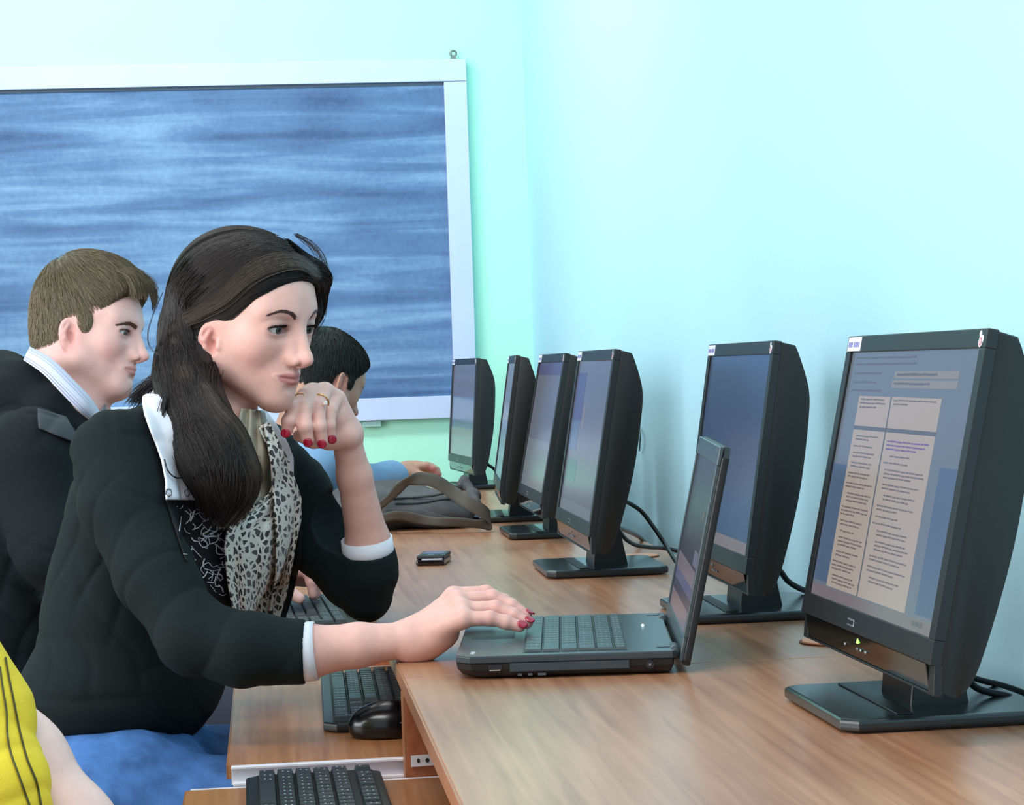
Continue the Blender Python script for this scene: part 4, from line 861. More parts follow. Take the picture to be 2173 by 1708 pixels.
for s in (-1, 1):
    R2(face_strands('eyebrow', None, HEAD_F, OH, AH, [(0.085, s*0.013, 0.0205), (0.085, s*0.022, 0.0255), (0.078, s*0.034, 0.0275), (0.066, s*0.046, 0.0225)], 420, 0.0056, HAIR, (92, 66, 64), [(0.7, 0.6), (1.0, -0.35)], [0.0050, 0.0046, 0.0030, 0.0008], sc=HS, rad=0.00021))
def lashes(O, A, sc=1.0, n=110, col=(24, 18, 20), lid=0.0046, ln=0.0055, rad=0.00030, name='eyelashes'):
    out = []
    for s in (-1, 1):
        t = np.linspace(-1, 1, n); P0 = np.stack([np.full(n, 0.0795)-0.006*np.abs(t)**2-0.002*(t), s*(0.0320+0.0154*t), 0.0014+lid*1.05*np.sqrt(1-t**2*0.98)], 1)
        K = 5; u = np.linspace(0, 1, K)[None, :, None]; d = np.stack([np.full(n, 0.75), s*(0.25+0.5*t), np.full(n, 0.10)], 1)+rng.normal(0, 0.08, (n, 3))
        Q = P0[:, None]+d[:, None]*ln*u+np.array([0, 0, 1.0])*(ln*0.45)*u**2; out.append(strands(name, O+sc*(Q@A), rad, HAIR, None, hair_cols(n, col, 0.1)))
    return out
for o in lashes(OH, AH, HS, lid=0.0047, ln=0.0060, rad=0.00036): R2(o)
# upper lid line
for s in (-1, 1):
    pts = [(0.0788-0.0065*abs(t)**2-0.0015*t, s*(0.0320+0.0158*t), 0.0014+0.0050*math.sqrt(max(0, 1-t*t*0.98))) for t in np.linspace(-0.9, 1.0, 12)]
    q = HEAD_F.project(np.array([(a, b, c) for a, b, c in pts]), 0.0002, 1); R2(tube('lid_line', [OH+HS*(p@AH) for p in q], [0.0003, 0.0009, 0.0011, 0.0010, 0.0004], mat('lid_line', (58, 38, 40), 0.6), None, 6, 3))

# --- hair of the woman: an inner mass and strands laid over it
HM = Shape()
HM.els(HS, hp(-0.018, 0, 0.040), (0.093, 0.076, 0.080), AH, k=0.02); HM.els(HS, hp(-0.035, 0, 0.010), (0.078, 0.074, 0.080), AH, k=0.03); HM.els(HS, hp(0.030, 0, 0.046), (0.058, 0.062, 0.055), AH, k=0.03)
HM.els(HS, hp(0.060, 0.050, 0.060), (0.026, 0.020, 0.030), AH, k=0.015)
nh = np.array((0.8, 0, -0.6)); cc_ = nh*(0.018+1.5); HM.els(HS, hp(*cc_), (1.5,)*3, AH, k=0.006, op='s')
HM.els(HS, hp(0.052, 0.062, 0.030), (0.020, 0.012, 0.036), AH, k=0.012)
near = [P(425, 655, 2.800), P(402, 722, 2.838), P(400, 800, 2.805), P(420, 880, 2.772), P(452, 960, 2.742), P(476, 1030, 2.736), P(470, 1085, 2.735)]
HM.els(HS, hp(0.004, -0.090, -0.034), (0.017, 0.030, 0.024), AH, k=0.006, op='s')
HM.chain(near[1:], [0.032, 0.033, 0.034, 0.035, 0.031, 0.014], k=0.03)
HM.chain([P(412, 850, 2.77), P(470, 940, 2.755), P(505, 1010, 2.75), P(503, 1060, 2.75)], [0.018, 0.024, 0.021, 0.008], k=0.02)
HM.chain([hp(-0.06, 0.0, -0.03), P(410, 800, 2.90), P(400, 880, 2.92)], [0.05, 0.045, 0.02], k=0.04)
HMd = Shape(); HMd.p = HM.p
def hdisp(Q): q = (Q-OH)@AH.T; a = np.arctan2(q[:, 2]+0.2*q[:, 0], q[:, 1]*1.0-0.02); return 0.0006*np.sin(a*46+q[:, 0]*60)
HMd.disp = hdisp; HMd.dslop = 0.003
R2(finish('hair', HMd, 0.003, HAIR, None, tintf=lambda v: np.tile(np.array(lin(34, 28, 28)[:3]), (len(v), 1))))
def flow(ctrls, n, k=26, jit=0.004, off=(0.0, 0.003), seed=0):
    # ctrls: two guide polylines; strands run between them, pressed onto the hair mass
    r = np.random.default_rng(seed); A_ = catmull(ctrls[0], 8); B_ = catmull(ctrls[1], 8); m_ = min(len(A_), len(B_)); ti = np.linspace(0, 1, k)
    ia = np.stack([np.interp(ti, np.linspace(0, 1, len(A_)), A_[:, i]) for i in range(3)], 1); ib = np.stack([np.interp(ti, np.linspace(0, 1, len(B_)), B_[:, i]) for i in range(3)], 1)
    u = r.random(n)[:, None, None]; Q = ia[None]*(1-u)+ib[None]*u+r.normal(0, jit, (n, 1, 3))+np.cumsum(r.normal(0, jit*0.12, (n, k, 3)), axis=1)
    s = Q.shape; o = np.repeat(r.uniform(off[0], off[1], n)[:, None], k, 1).reshape(-1)
    return HM.project(Q.reshape(-1, 3), 0, 3).reshape(s), o.reshape(s[:2]), Q
EARC = np.array((0.002, -0.080, -0.034)); EARR = np.array((0.021, 0.026, 0.024))
def lay(name, ctrls, n, base, rad=0.00045, seed=0, off=(0.0, 0.003), jit=0.004, free=0.0, k=26, stag=0.0):
    Pj, o, Q = flow(ctrls, n, k, jit, off, seed); g = HM.grad(Pj.reshape(-1, 3)).reshape(Pj.shape); X = Pj+g*o[..., None]
    if free: w = np.clip((np.linspace(0, 1, k)-(1-free))/free, 0, 1)[None, :, None]; X = X*(1-w)+Q*w
    q = ((X-OH)@AH.T)/HS; v = (q-EARC)/EARR; rr_ = np.linalg.norm(v, axis=2); inn = rr_ < 1; v2 = v.copy(); v2[..., 0] -= 0.35; v2 /= np.linalg.norm(v2, axis=2)[..., None]+1e-9; q2 = EARC+v2*EARR; X = np.where(inn[..., None], OH+HS*(q2@AH), X)
    if stag:
        r = np.random.default_rng(seed+99); s0 = r.random(len(X))*stag; e0 = 1-r.random(len(X))*stag*0.5; u = np.linspace(0, 1, k)[None]*(e0-s0)[:, None]+s0[:, None]; f = u*(k-1); i0 = np.clip(f.astype(int), 0, k-2); w = (f-i0)[..., None]; ar = np.arange(len(X))[:, None]; X = X[ar, i0]*(1-w)+X[ar, i0+1]*w
    # ease bumps between neighbouring samples
    X[:, 1:-1] = (X[:, :-2]+2*X[:, 1:-1]+X[:, 2:])/4
    R2(strands(name, X, rad, HAIR, None, hair_cols(n, base, 0.38), 0.4))
top = [hp(0.070, -0.012, 0.092), hp(0.030, -0.015, 0.128), hp(-0.02, -0.005, 0.136)]
n0 = [near[i]-0.030*RT+0.015*ZV for i in range(1, 6)]; n1 = [near[i]+0.020*RT+0.02*ZV for i in range(2, 7)]
DK = (34, 28, 27); BR = (58, 49, 43)
# crown and sides sweeping back and down
lay('hair_strands', ([hp(0.085, -0.004, 0.080), hp(0.050, -0.052, 0.085), hp(0.015, -0.082, 0.045), hp(-0.020, -0.090, 0.005), hp(-0.045, -0.088, -0.050)]+[near[4]-0.01*RT+0.03*ZV, near[5]-0.01*RT+0.03*ZV, near[6]],
     [hp(0.040, 0.010, 0.128), hp(0.000, -0.035, 0.130), hp(-0.055, -0.065, 0.090), hp(-0.085, -0.070, 0.030), hp(-0.090, -0.070, -0.050)]+[near[3]-0.035*RT, near[4]-0.036*RT, near[5]-0.03*RT]), 2600, DK, seed=1, k=34, stag=0.2)
lay('hair_strands', ([hp(0.030, 0.010, 0.134), hp(-0.02, -0.030, 0.132), hp(-0.075, -0.055, 0.090), hp(-0.105, -0.050, 0.020), hp(-0.11, -0.050, -0.05), near[3]-0.035*RT, near[5]-0.03*RT],
     [hp(-0.010, 0.015, 0.138), hp(-0.070, 0.000, 0.115), hp(-0.115, -0.01, 0.060), hp(-0.130, 0.0, 0.000), hp(-0.13, 0.0, -0.07), near[3]-0.04*RT-0.02*ZV, near[5]-0.034*RT-0.02*ZV]), 1500, DK, seed=2, k=34, stag=0.2)
# lighter swept band from the far brow over the ear
lay('hair_strands', ([hp(0.088, 0.030, 0.066), hp(0.078, -0.010, 0.082), hp(0.054, -0.058, 0.064), hp(0.022, -0.086, 0.022), hp(-0.012, -0.090, 0.002), hp(-0.04, -0.088, -0.03), near[3]+0.01*RT+0.030*ZV],
     [hp(0.080, 0.030, 0.084), hp(0.066, -0.012, 0.098), hp(0.040, -0.062, 0.078), hp(0.010, -0.088, 0.034), hp(-0.022, -0.092, 0.010), hp(-0.05, -0.09, -0.02), near[3]+0.00*RT+0.035*ZV]), 900, BR, seed=3, off=(0.002, 0.006), jit=0.002, k=30)
# hairline along the temple
lay('hair_strands', ([hp(0.084, 0.020, 0.060), hp(0.072, -0.030, 0.058), hp(0.052, -0.058, 0.038), hp(0.030, -0.074, 0.008), hp(0.000, -0.082, 0.000), hp(-0.03, -0.086, -0.012)],
     [hp(0.080, 0.010, 0.078), hp(0.062, -0.046, 0.066), hp(0.036, -0.074, 0.040), hp(0.012, -0.084, 0.014), hp(-0.016, -0.088, 0.006), hp(-0.04, -0.09, -0.01)]), 900, DK, seed=4, off=(-0.001, 0.003), jit=0.0025, k=20)
# far side of the head
lay('hair_strands', ([hp(0.084, 0.006, 0.074), hp(0.082, 0.040, 0.066), hp(0.070, 0.062, 0.044), hp(0.058, 0.070, 0.014), hp(0.050, 0.070, -0.006)],
     [hp(0.040, 0.020, 0.120), hp(0.040, 0.070, 0.085), hp(0.030, 0.085, 0.030), hp(0.020, 0.085, -0.02), hp(0.01, 0.085, -0.06)]), 1000, DK, seed=5, off=(0.0, 0.005), k=20)
# long locks over the shoulder and chest
lay('hair_strands', ([hp(-0.060, -0.072, 0.075), hp(-0.082, -0.078, 0.030), near[1]-0.030*RT+0.01*ZV, near[2]-0.032*RT+0.01*ZV, near[3]-0.030*RT+0.01*ZV, near[4]-0.028*RT+0.01*ZV, near[5]-0.025*RT+0.01*ZV, P(436, 1100, 2.73)],
     [hp(-0.012, -0.082, 0.050), hp(-0.044, -0.080, 0.005), P(428, 780, 2.785), P(440, 850, 2.735), P(474, 930, 2.728), P(500, 1000, 2.722), P(496, 1060, 2.725), P(470, 1105, 2.73)]), 2600, DK, seed=6, off=(0.0, 0.006), jit=0.005, free=0.25, k=34, stag=0.35)
lay('hair_strands', ([P(432, 800, 2.745), P(462, 870, 2.74), P(505, 940, 2.735), P(530, 1000, 2.735), P(532, 1050, 2.735), P(505, 1095, 2.735)],
     [P(440, 850, 2.74), P(465, 930, 2.735), P(490, 1000, 2.73), P(500, 1050, 2.73), P(485, 1090, 2.73), P(462, 1112, 2.73)]), 900, BR, seed=7, off=(0.0, 0.006), jit=0.004, free=0.45, k=26)
# loose strands
def loose(name, pts, n, sp, rad, base, seed):
    r = np.random.default_rng(seed); C = catmull(pts, 8); k = len(C); w = np.linspace(0.2, 1, k)[None, :, None]
    X = C[None]+r.normal(0, sp, (n, 1, 3))*w+np.cumsum(r.normal(0, sp*0.06, (n, k, 3)), axis=1); R2(strands(name, X, rad, HAIR, None, hair_cols(n, base, 0.3), 0.4))
loose('loose_strands', [P(352, 790, 2.82), P(335, 800, 2.82), P(315, 818, 2.83), P(298, 835, 2.84), P(286, 852, 2.84)], 240, 0.0055, 0.0005, (40, 36, 38), 11)
loose('loose_strands', [P(350, 840, 2.74), P(345, 890, 2.735), P(352, 940, 2.73), P(368, 985, 2.73)], 60, 0.0060, 0.00045, (40, 34, 36), 12)
loose('loose_strands', [P(345, 620, 2.79), P(325, 665, 2.79), P(312, 710, 2.79), P(318, 740, 2.79), P(338, 756, 2.78)], 3, 0.0010, 0.00045, (60, 66, 80), 13)
loose('loose_strands', [P(628, 498, 2.86), P(660, 518, 2.87), P(684, 548, 2.87), P(693, 585, 2.87), P(690, 612, 2.87)], 26, 0.0060, 0.00035, (90, 92, 100), 14)
loose('loose_strands', [P(545, 1000, 2.73), P(540, 1040, 2.73), P(515, 1080, 2.73), P(490, 1110, 2.73)], 60, 0.0050, 0.0005, (66, 54, 48), 15)

# --- clothes of the woman
KNIT = mat('black_knit', (14, 26, 28), 0.85, spec=0.25, noise=0.10, nscale=18, bump=0.45, bscale=1500); TEE = mat('black_tee', (18, 19, 24), 0.75, spec=0.3, bump=0.2, bscale=900)
WHITE = mat('white_cotton', (232, 232, 242), 0.75, spec=0.3, bump=0.15, bscale=800); JEAN = mat('blue_denim', (72, 114, 174), 0.85, spec=0.2, noise=0.34, nscale=30, bump=0.5, bscale=1100, stretch=(1, 1, 1.0))
J = Shape()
TX(J, P(368, 1080, 2.86), (0.160, 0.098, 0.130), k=0.03); TX(J, P(330, 1190, 2.85), (0.145, 0.100, 0.12), k=0.03); TX(J, P(285, 1330, 2.83), (0.132, 0.102, 0.14), k=0.03); TX(J, P(258, 1465, 2.82), (0.150, 0.108, 0.085), k=0.03)
J.cone(P(420, 955, 2.85), P(330, 935, 2.78), 0.052, 0.048, k=0.03); J.cone(P(430, 950, 2.88), P(540, 965, 2.95), 0.052, 0.046, k=0.03)
J.chain([P(244, 962, 2.735), P(262, 1070, 2.70), P(330, 1220, 2.655), P(412, 1352, 2.615)], [0.055, 0.051, 0.0455, 0.041], k=0.022)      # near upper arm
J.chain([P(412, 1352, 2.615), P(520, 1378, 2.60), P(660, 1384, 2.605)], [0.043, 0.0415, 0.0375], k=0.02)
J.chain([P(556, 975, 2.99), P(616, 1040, 3.02), P(690, 1150, 3.03), P(752, 1228, 3.03), P(780, 1265, 3.02)], [0.052, 0.050, 0.048, 0.042, 0.032], k=0.018)
J.chain([P(782, 1266, 3.02), P(784, 1215, 3.01), P(780, 1150, 3.000)], [0.0325, 0.0385, 0.0360], k=0.012)
J.disp = creases([(tuple(0.25*RT+0.95*UP), 125, 0.9), (tuple(0.75*RT-0.55*UP+0.3*ZV), 120, 0.9), (tuple(0.9*RT+0.5*UP), 150, 0.5)], 0.0034, [(P(660, 1384, 2.605), 0.07), (P(781, 1165, 3.0), 0.06)]); J.dslop = 0.012
# flattened ends at the cuffs
J.ell(P(646, 1384, 2.605)+0.0485*RT, (0.050, 0.1, 0.1), [RT, ZV, UP], k=0.002, op='s')
cu = np.array(P(781, 1150, 3.0)-P(790, 1272, 3.02)); cu /= np.linalg.norm(cu); J.ell(P(781, 1176, 3.004)+cu*0.050, (0.050, 0.07, 0.07), [cu, np.cross(cu, ZV), ZV], k=0.002, op='s')
J.ell((0, 0, DZ-2.0), (6, 6, 2.0), k=0.001, op='s') if False else None
R2(finish('jacket', J, 0.0032, KNIT, None))
def patch(name, eL, eR, m, parent_person, d0=2.45, off=0.003, th=0.0016, nu=24, nv=34, shape=None, wav=None):
    g = quad_grid(eL, eR, nu, nv); G, D = drape(shape or J, g, d0, off)
    if wav is not None: G = G+wav(g)[..., None]*ZV
    o = sheet(name, G, m, None, th); rel(o, parent_person); return o
# tee panel between jacket edges
patch('tee_shirt', [(352, 1058), (368, 1110), (392, 1180), (420, 1240), (452, 1290)], [(600, 940), (640, 1080), (640, 1180), (620, 1270), (600, 1330)], TEE, pw, 2.70, 0.004, nu=40)
# white scribbled print on the tee, as thin raised ink strokes
INKW = mat('white_print', (196, 202, 214), 0.7); rr = random.Random(5); Vv = []; Ff = []
def stroke(p, w=0.0011):
    g, _ = drape(J, np.array(catmull([np.array(a, float) for a in p], 4)), 2.70, 0.0056); V_, F_ = tube_geo(g, w, 5); n = len(Vv); Vv.extend([tuple(v) for v in V_]); Ff.extend([tuple(dict.fromkeys(i+n for i in f)) for f in F_])
for i in range(100):
    x = rr.uniform(376, 476); y = rr.uniform(1072, 1262)
    if not (x > 362+(y-1060)*0.42 and x < 488): continue
    a = rr.uniform(-0.9, 0.9)+(math.pi/2 if rr.random() < 0.4 else 0); L_ = rr.uniform(12, 34); b = a+rr.uniform(-1.4, 1.4); c_, s_ = math.cos(a), math.sin(a)
    stroke([(x, y), (x+c_*L_*.5, y+s_*L_*.5), (x+c_*L_*.5+math.cos(b)*L_*.5, y+s_*L_*.5+math.sin(b)*L_*.5)], rr.choice((0.0004, 0.0006, 0.0009)))
me = bpy.data.meshes.new('shirt_print'); me.from_pydata(Vv, [], Ff); R2(tag(link('shirt_print', me, INKW, None, True), kind='stuff'))
# white collar wings
def ripple(a, f, ph=0): return lambda g: a*np.sin(g[..., 0]*f+g[..., 1]*f*0.3+ph)
col1 = patch('collar', [(334, 806), (300, 846), (306, 876), (324, 925), (344, 978), (352, 1020), (352, 1060)], [(392, 800), (400, 870), (410, 930), (418, 980), (424, 1020), (426, 1040), (424, 1061)], WHITE, pw, 2.60, 0.010, 0.0020, wav=ripple(0.0015, 0.10))
patch('collar', [(552, 872), (566, 905), (588, 945), (606, 985), (614, 1008)], [(562, 868), (586, 902), (610, 940), (622, 972), (622, 1014)], WHITE, pw, 2.72, 0.016, 0.0020, nu=10, nv=20)
EYM = mat('eyelet_metal', (120, 124, 132), 0.25, metal=0.9)
for ex, ey in ((358, 1045), (397, 1045)):
    G, _ = drape(J, np.array([[ex, ey]]), 2.60, 0.0128); V_, F_ = ring_geo((0, 0, 0), 0.0040, 0.0011, 'y', 18, 6); V_ = np.array(V_); o = np_obj('eyelet', G[0]+V_[:, :1]*RT*0.85+V_[:, 1:2]*ZV+V_[:, 2:3]*UP, F_, EYM); R2(o)
G, _ = drape(J, catmull([np.array(p, float) for p in [(349, 975), (356, 998), (372, 1013), (388, 1012), (402, 1000), (410, 985)]], 5), 2.6, 0.0150); R2(tube('necklace_cord', list(G), 0.0010, CABM, None, 6, 2))
JN = Shape(); JN.p = J.p[:6]+J.p[11:17]+NECK.p; JN.disp = None
# scarf: silk inner fold and leopard tails with real pleats
def leopard():
    m = bpy.data.materials.new('leopard_scarf'); m.use_nodes = True; N = m.node_tree.nodes; L = m.node_tree.links; b = N['Principled BSDF']
    uv = N.new('ShaderNodeUVMap'); uv.uv_map = 'uv'; nz = N.new('ShaderNodeTexNoise'); nz.inputs['Scale'].default_value = 75; nz.inputs['Detail'].default_value = 2; L.new(uv.outputs[0], nz.inputs['Vector'])
    mx = N.new('ShaderNodeVectorMath'); mx.operation = 'MULTIPLY_ADD'; mx.inputs[1].default_value = (0.015,)*3; L.new(nz.outputs['Color'], mx.inputs[0]); L.new(uv.outputs[0], mx.inputs[2])
    mp = N.new('ShaderNodeMapping'); mp.inputs['Scale'].default_value = (1.0, 1.0, 1); L.new(mx.outputs[0], mp.inputs[0])
    v = N.new('ShaderNodeTexVoronoi'); v.feature = 'DISTANCE_TO_EDGE'; v.inputs['Scale'].default_value = 56; v.inputs['Randomness'].default_value = 0.95; L.new(mp.outputs[0], v.inputs['Vector'])
    v2 = N.new('ShaderNodeTexVoronoi'); v2.inputs['Scale'].default_value = 56; v2.inputs['Randomness'].default_value = 0.95; L.new(mp.outputs[0], v2.inputs['Vector'])
    cr = N.new('ShaderNodeValToRGB'); e = cr.color_ramp.elements; e[0].position = 0.165; e[0].color = lin(222, 214, 204); e[1].position = 0.185; e[1].color = lin(14, 14, 16); x = e.new(0.27); x.color = lin(20, 20, 22); y = e.new(0.40); y.color = lin(56, 54, 60)
    L.new(v.outputs['Distance'], cr.inputs[0])
    sp = N.new('ShaderNodeSeparateXYZ'); L.new(v2.outputs['Color'], sp.inputs[0]); gt = N.new('ShaderNodeMath'); gt.operation = 'MULTIPLY'; gt.inputs[1].default_value = 0.05; L.new(sp.outputs[0], gt.inputs[0])
    ad = N.new('ShaderNodeMath'); ad.operation = 'SUBTRACT'; L.new(v.outputs['Distance'], ad.inputs[0]); L.new(gt.outputs[0], ad.inputs[1]); ad2 = N.new('ShaderNodeMath'); ad2.operation = 'ADD'; ad2.inputs[1].default_value = 0.03; L.new(ad.outputs[0], ad2.inputs[0]); L.new(ad2.outputs[0], cr.inputs[0])
    L.new(cr.outputs[0], b.inputs['Base Color']); b.inputs['Roughness'].default_value = 0.55; b.inputs['Sheen Weight'].default_value = 0.2; return m
LEO = leopard(); SILK = mat('beige_silk', (172, 164, 146), 0.38, spec=0.5, noise=0.10, nscale=20)
def pleat(a, n, ph, w=0.0): return lambda g: a*np.sin(np.linspace(0, n*2*math.pi, g.shape[1])[None, :]+ph+w*np.linspace(0, 3, g.shape[0])[:, None])
patch('scarf_inner', [(512, 866), (494, 950), (478, 1030), (474, 1090), (486, 1120)], [(560, 872), (577, 950), (585, 1010), (578, 1060), (560, 1110)], SILK, pw, 2.60, 0.009, 0.0018, shape=JN, nu=40, nv=44, wav=pleat(0.0045, 2.6, 0.5, 0.5))
patch('scarf', [(550, 905), (572, 955), (590, 1005), (572, 1048), (530, 1080), (486, 1110), (478, 1160), (484, 1230), (494, 1290), (520, 1312)], [(566, 896), (604, 968), (634, 1050), (640, 1096), (628, 1150), (618, 1210), (606, 1265), (590, 1318)], LEO, pw, 2.62, 0.017, 0.0020, shape=JN, nu=60, nv=80, wav=pleat(0.0060, 3.2, 1.0, 0.6))
patch('scarf_fold', [(560, 900), (574, 980), (580, 1060), (588, 1140), (586, 1220), (570, 1308)], [(572, 898), (612, 975), (640, 1060), (632, 1130), (614, 1220), (592, 1310)], LEO, pw, 2.62, 0.025, 0.0020, shape=JN, nu=30, nv=70, wav=pleat(0.0035, 1.3, 0.0, 0.4))
# cuffs
def cuff(c, ax, r0, r1, h, th, m, person):
    ax = np.array(ax, float)/np.linalg.norm(ax); s = np.cross(ax, ZV); s /= np.linalg.norm(s); q = np.cross(ax, s); n = 40; V = []; prof = [(r0, 0), (r1, h), (r1-th, h), (r0-th, 0)]
    for i in range(n):
        a = 2*math.pi*i/n
        for (r, z) in prof: V.append(c+ax*z+(r*math.cos(a))*s+(r*math.sin(a))*q)
    Fq = [(i*4+j, i*4+(j+1) % 4, ((i+1) % n)*4+(j+1) % 4, ((i+1) % n)*4+j) for i in range(n) for j in range(4)]; return rel(np_obj('cuff', V, Fq, m, None, False), person)
cuff(P(638, 1384, 2.606), RT+0.10*UP, 0.0355, 0.0345, 0.0185, 0.002, WHITE, pw)
cuff(P(783, 1186, 3.007), P(777, 1130, 2.998)-P(784, 1186, 3.007), 0.0362, 0.0345, 0.029, 0.002, WHITE, pw)
# jeans
HIP = P(235, 1560, 2.80)
G_ = Shape(); seat = 0.545
def floorpt(x, y, z): return np.array((x, y, z))
hr = np.array((HIP[0]-0.02, HIP[1]-0.09, seat+0.01)); hl = hr+np.array((0.05, 0.19, 0)); kr = np.array((0.27, hr[1]-0.03, seat-0.015)); kl = np.array((0.30, hl[1]+0.03, seat-0.01))
G_.ell((hr+hl)/2+np.array((-0.01, 0, 0.03)), (0.125, 0.185, 0.095), k=0.05)
for h_, k_ in ((hr, kr), (hl, kl)):
    G_.chain([h_, (h_+k_)/2, k_], [0.090, 0.078, 0.064], k=0.04); G_.chain([k_, k_+np.array((-0.02, 0, -0.22)), k_+np.array((-0.05, 0, -0.44))], [0.060, 0.055, 0.045], k=0.03)
G_.disp = folds([((0.9, 0.4, 0.2), 60, 0.8), ((0.3, 0.9, 0.6), 85, 0.5)], 0.0035); G_.dslop = 0.008
R2(finish('jeans', G_, 0.005, JEAN, None, hi=None))
SHOE = mat('dark_shoe', (30, 28, 30), 0.5)
for k_ in (kr, kl):
    s_ = Shape(); a_ = k_+np.array((-0.05, 0, -0.47)); a_[2] = 0.055; s_.cone(a_, a_+np.array((0.15, 0, -0.015)), 0.045, 0.035, k=0.03); s_.ell(a_*[1, 1, 0]+np.array((0.06, 0, 0.02)), (0.12, 0.042, 0.02), k=0.02); s_.ell((a_[0], a_[1], -1.0), (2, 2, 1.0), k=0.002, op='s'); R2(finish('shoe', s_, 0.006, SHOE, None))

# ================================================================== the fair-haired young man
pb = empty('person', tuple(P(70, 1400, 3.6))); tag(pb, 'fair-haired young man in a black jacket seen in profile behind the woman', 'person')
RB = lambda o: rel(o, pb)
AB = frame(12, 3.3, 9.4); OB = P(193, 711, 3.65); HB = 0.918; hb = lambda x, y, z: OB+HB*(np.array((x, y, z))@AB)
Bb = Shape(); Bb.sub(HEAD_M, OB, AB, 0.15); Bb.p[-1] = (None, OB, 0.135, 0.012, 'u', (HEAD_M, OB, AB, HB))
Bb.cone(hb(-0.040, 0, -0.050), P(112, 930, 3.66), 0.056, 0.062, k=0.03); Bb.cone(hb(-0.005, 0, -0.080), P(165, 920, 3.62), 0.042, 0.048, k=0.025)
Bb.ell(P(80, 1080, 3.62), (0.12, 0.12, 0.14), k=0.04)
# his right hand on the far keyboard, seen under the scarf
bm_ = [P(636, 1206, 3.82), P(640, 1214, 3.86), P(644, 1222, 3.90), P(646, 1228, 3.94)]
bf_ = [[P(638, 1207, 3.82), P(652, 1215, 3.82), P(660, 1235, 3.82), P(664, 1262, 3.82)], [P(640, 1216, 3.86), P(656, 1222, 3.86), P(664, 1242, 3.86), P(667, 1265, 3.86)], [P(644, 1224, 3.9), P(660, 1228, 3.9), P(668, 1244, 3.9), P(671, 1262, 3.9)], [P(646, 1230, 3.94), P(660, 1234, 3.94), P(668, 1246, 3.94), P(672, 1258, 3.94)]]
hand_sdf(Bb, P(572, 1222, 3.86), bm_, bf_, 0.024, 0.012, [0.0095]*4, ([P(590, 1235, 3.80), P(612, 1255, 3.78), P(636, 1270, 3.775)], [0.016, 0.011, 0.009])); Bb.cone(P(440, 1240, 3.84), P(572, 1222, 3.86), 0.034, 0.026, k=0.02)
def tint_b(v):
    T = skin_tint(v, OB, AB, (228, 182, 174), 0.5, (186, 116, 112), HB)
    w = 0.5*np.exp(-((v-P(640, 1235, 3.84))**2).sum(1)/0.05**2)[:, None]; return T*(1-w)+np.array(lin(200, 132, 120)[:3])*w
RB(finish('body', Bb, 0.002, SKIN, None, tintf=tint_b))
add_eyes(pb, OB, AB, AB[0]-AB[1]*0.10-UP*0.12, HB)
for o in [o for o in bpy.data.objects if o.parent is pb]: o.parent = None; RB(o)
for s in (-1, 1): RB(face_strands('eyebrow', None, HEAD_M, OB, AB, [(0.085, s*0.010, 0.0160), (0.086, s*0.022, 0.0172), (0.080, s*0.035, 0.0176), (0.064, s*0.048, 0.0150)], 480, 0.0070, HAIR, (104, 78, 66), [(0.7, 0.4), (1.0, -0.3)], [0.0075, 0.0070, 0.0055, 0.0020], sc=HB, rad=0.00032))
for o in lashes(OB, AB, HB, 60, (60, 44, 40), 0.0040, 0.0045): RB(o)
# short hair: cap under the strands, then strands combed forward and down
HC = Shape(); HC.els(HB, hb(-0.018, 0, 0.054), (0.096, 0.0765, 0.098), AB, k=0.02); HC.els(HB, hb(0.032, 0, 0.072), (0.060, 0.060, 0.060), AB, k=0.03); HC.els(HB, hb(-0.045, 0, -0.010), (0.062, 0.060, 0.075), AB, k=0.03)
nb_ = np.array((0.80, 0, -0.60)); HC.els(HB, hb(*(nb_*(0.011+1.5))), (1.5,)*3, AB, k=0.004, op='s')
HC.els(HB, hb(-0.014, -0.088, -0.016), (0.023, 0.030, 0.034), AB, k=0.004, op='s'); HC.els(HB, hb(-0.014, 0.088, -0.016), (0.023, 0.030, 0.034), AB, k=0.004, op='s')
HC.els(HB, hb(-0.03, 0, -0.20), (0.20, 0.20, 0.125), AB, k=0.01, op='s')
HC.els(HB, hb(0.014, -0.066, 0.012), (0.014, 0.010, 0.024), AB, k=0.006)
HCd = Shape(); HCd.p = HC.p; HCd.disp = lambda Q: 0.0006*np.sin((Q@RT)*500)*np.sin((Q@UP)*300); HCd.dslop = 0.002
RB(finish('hair', HCd, 0.003, HAIR, None, tintf=lambda v: np.tile(np.array(lin(104, 94, 76)[:3]), (len(v), 1))))
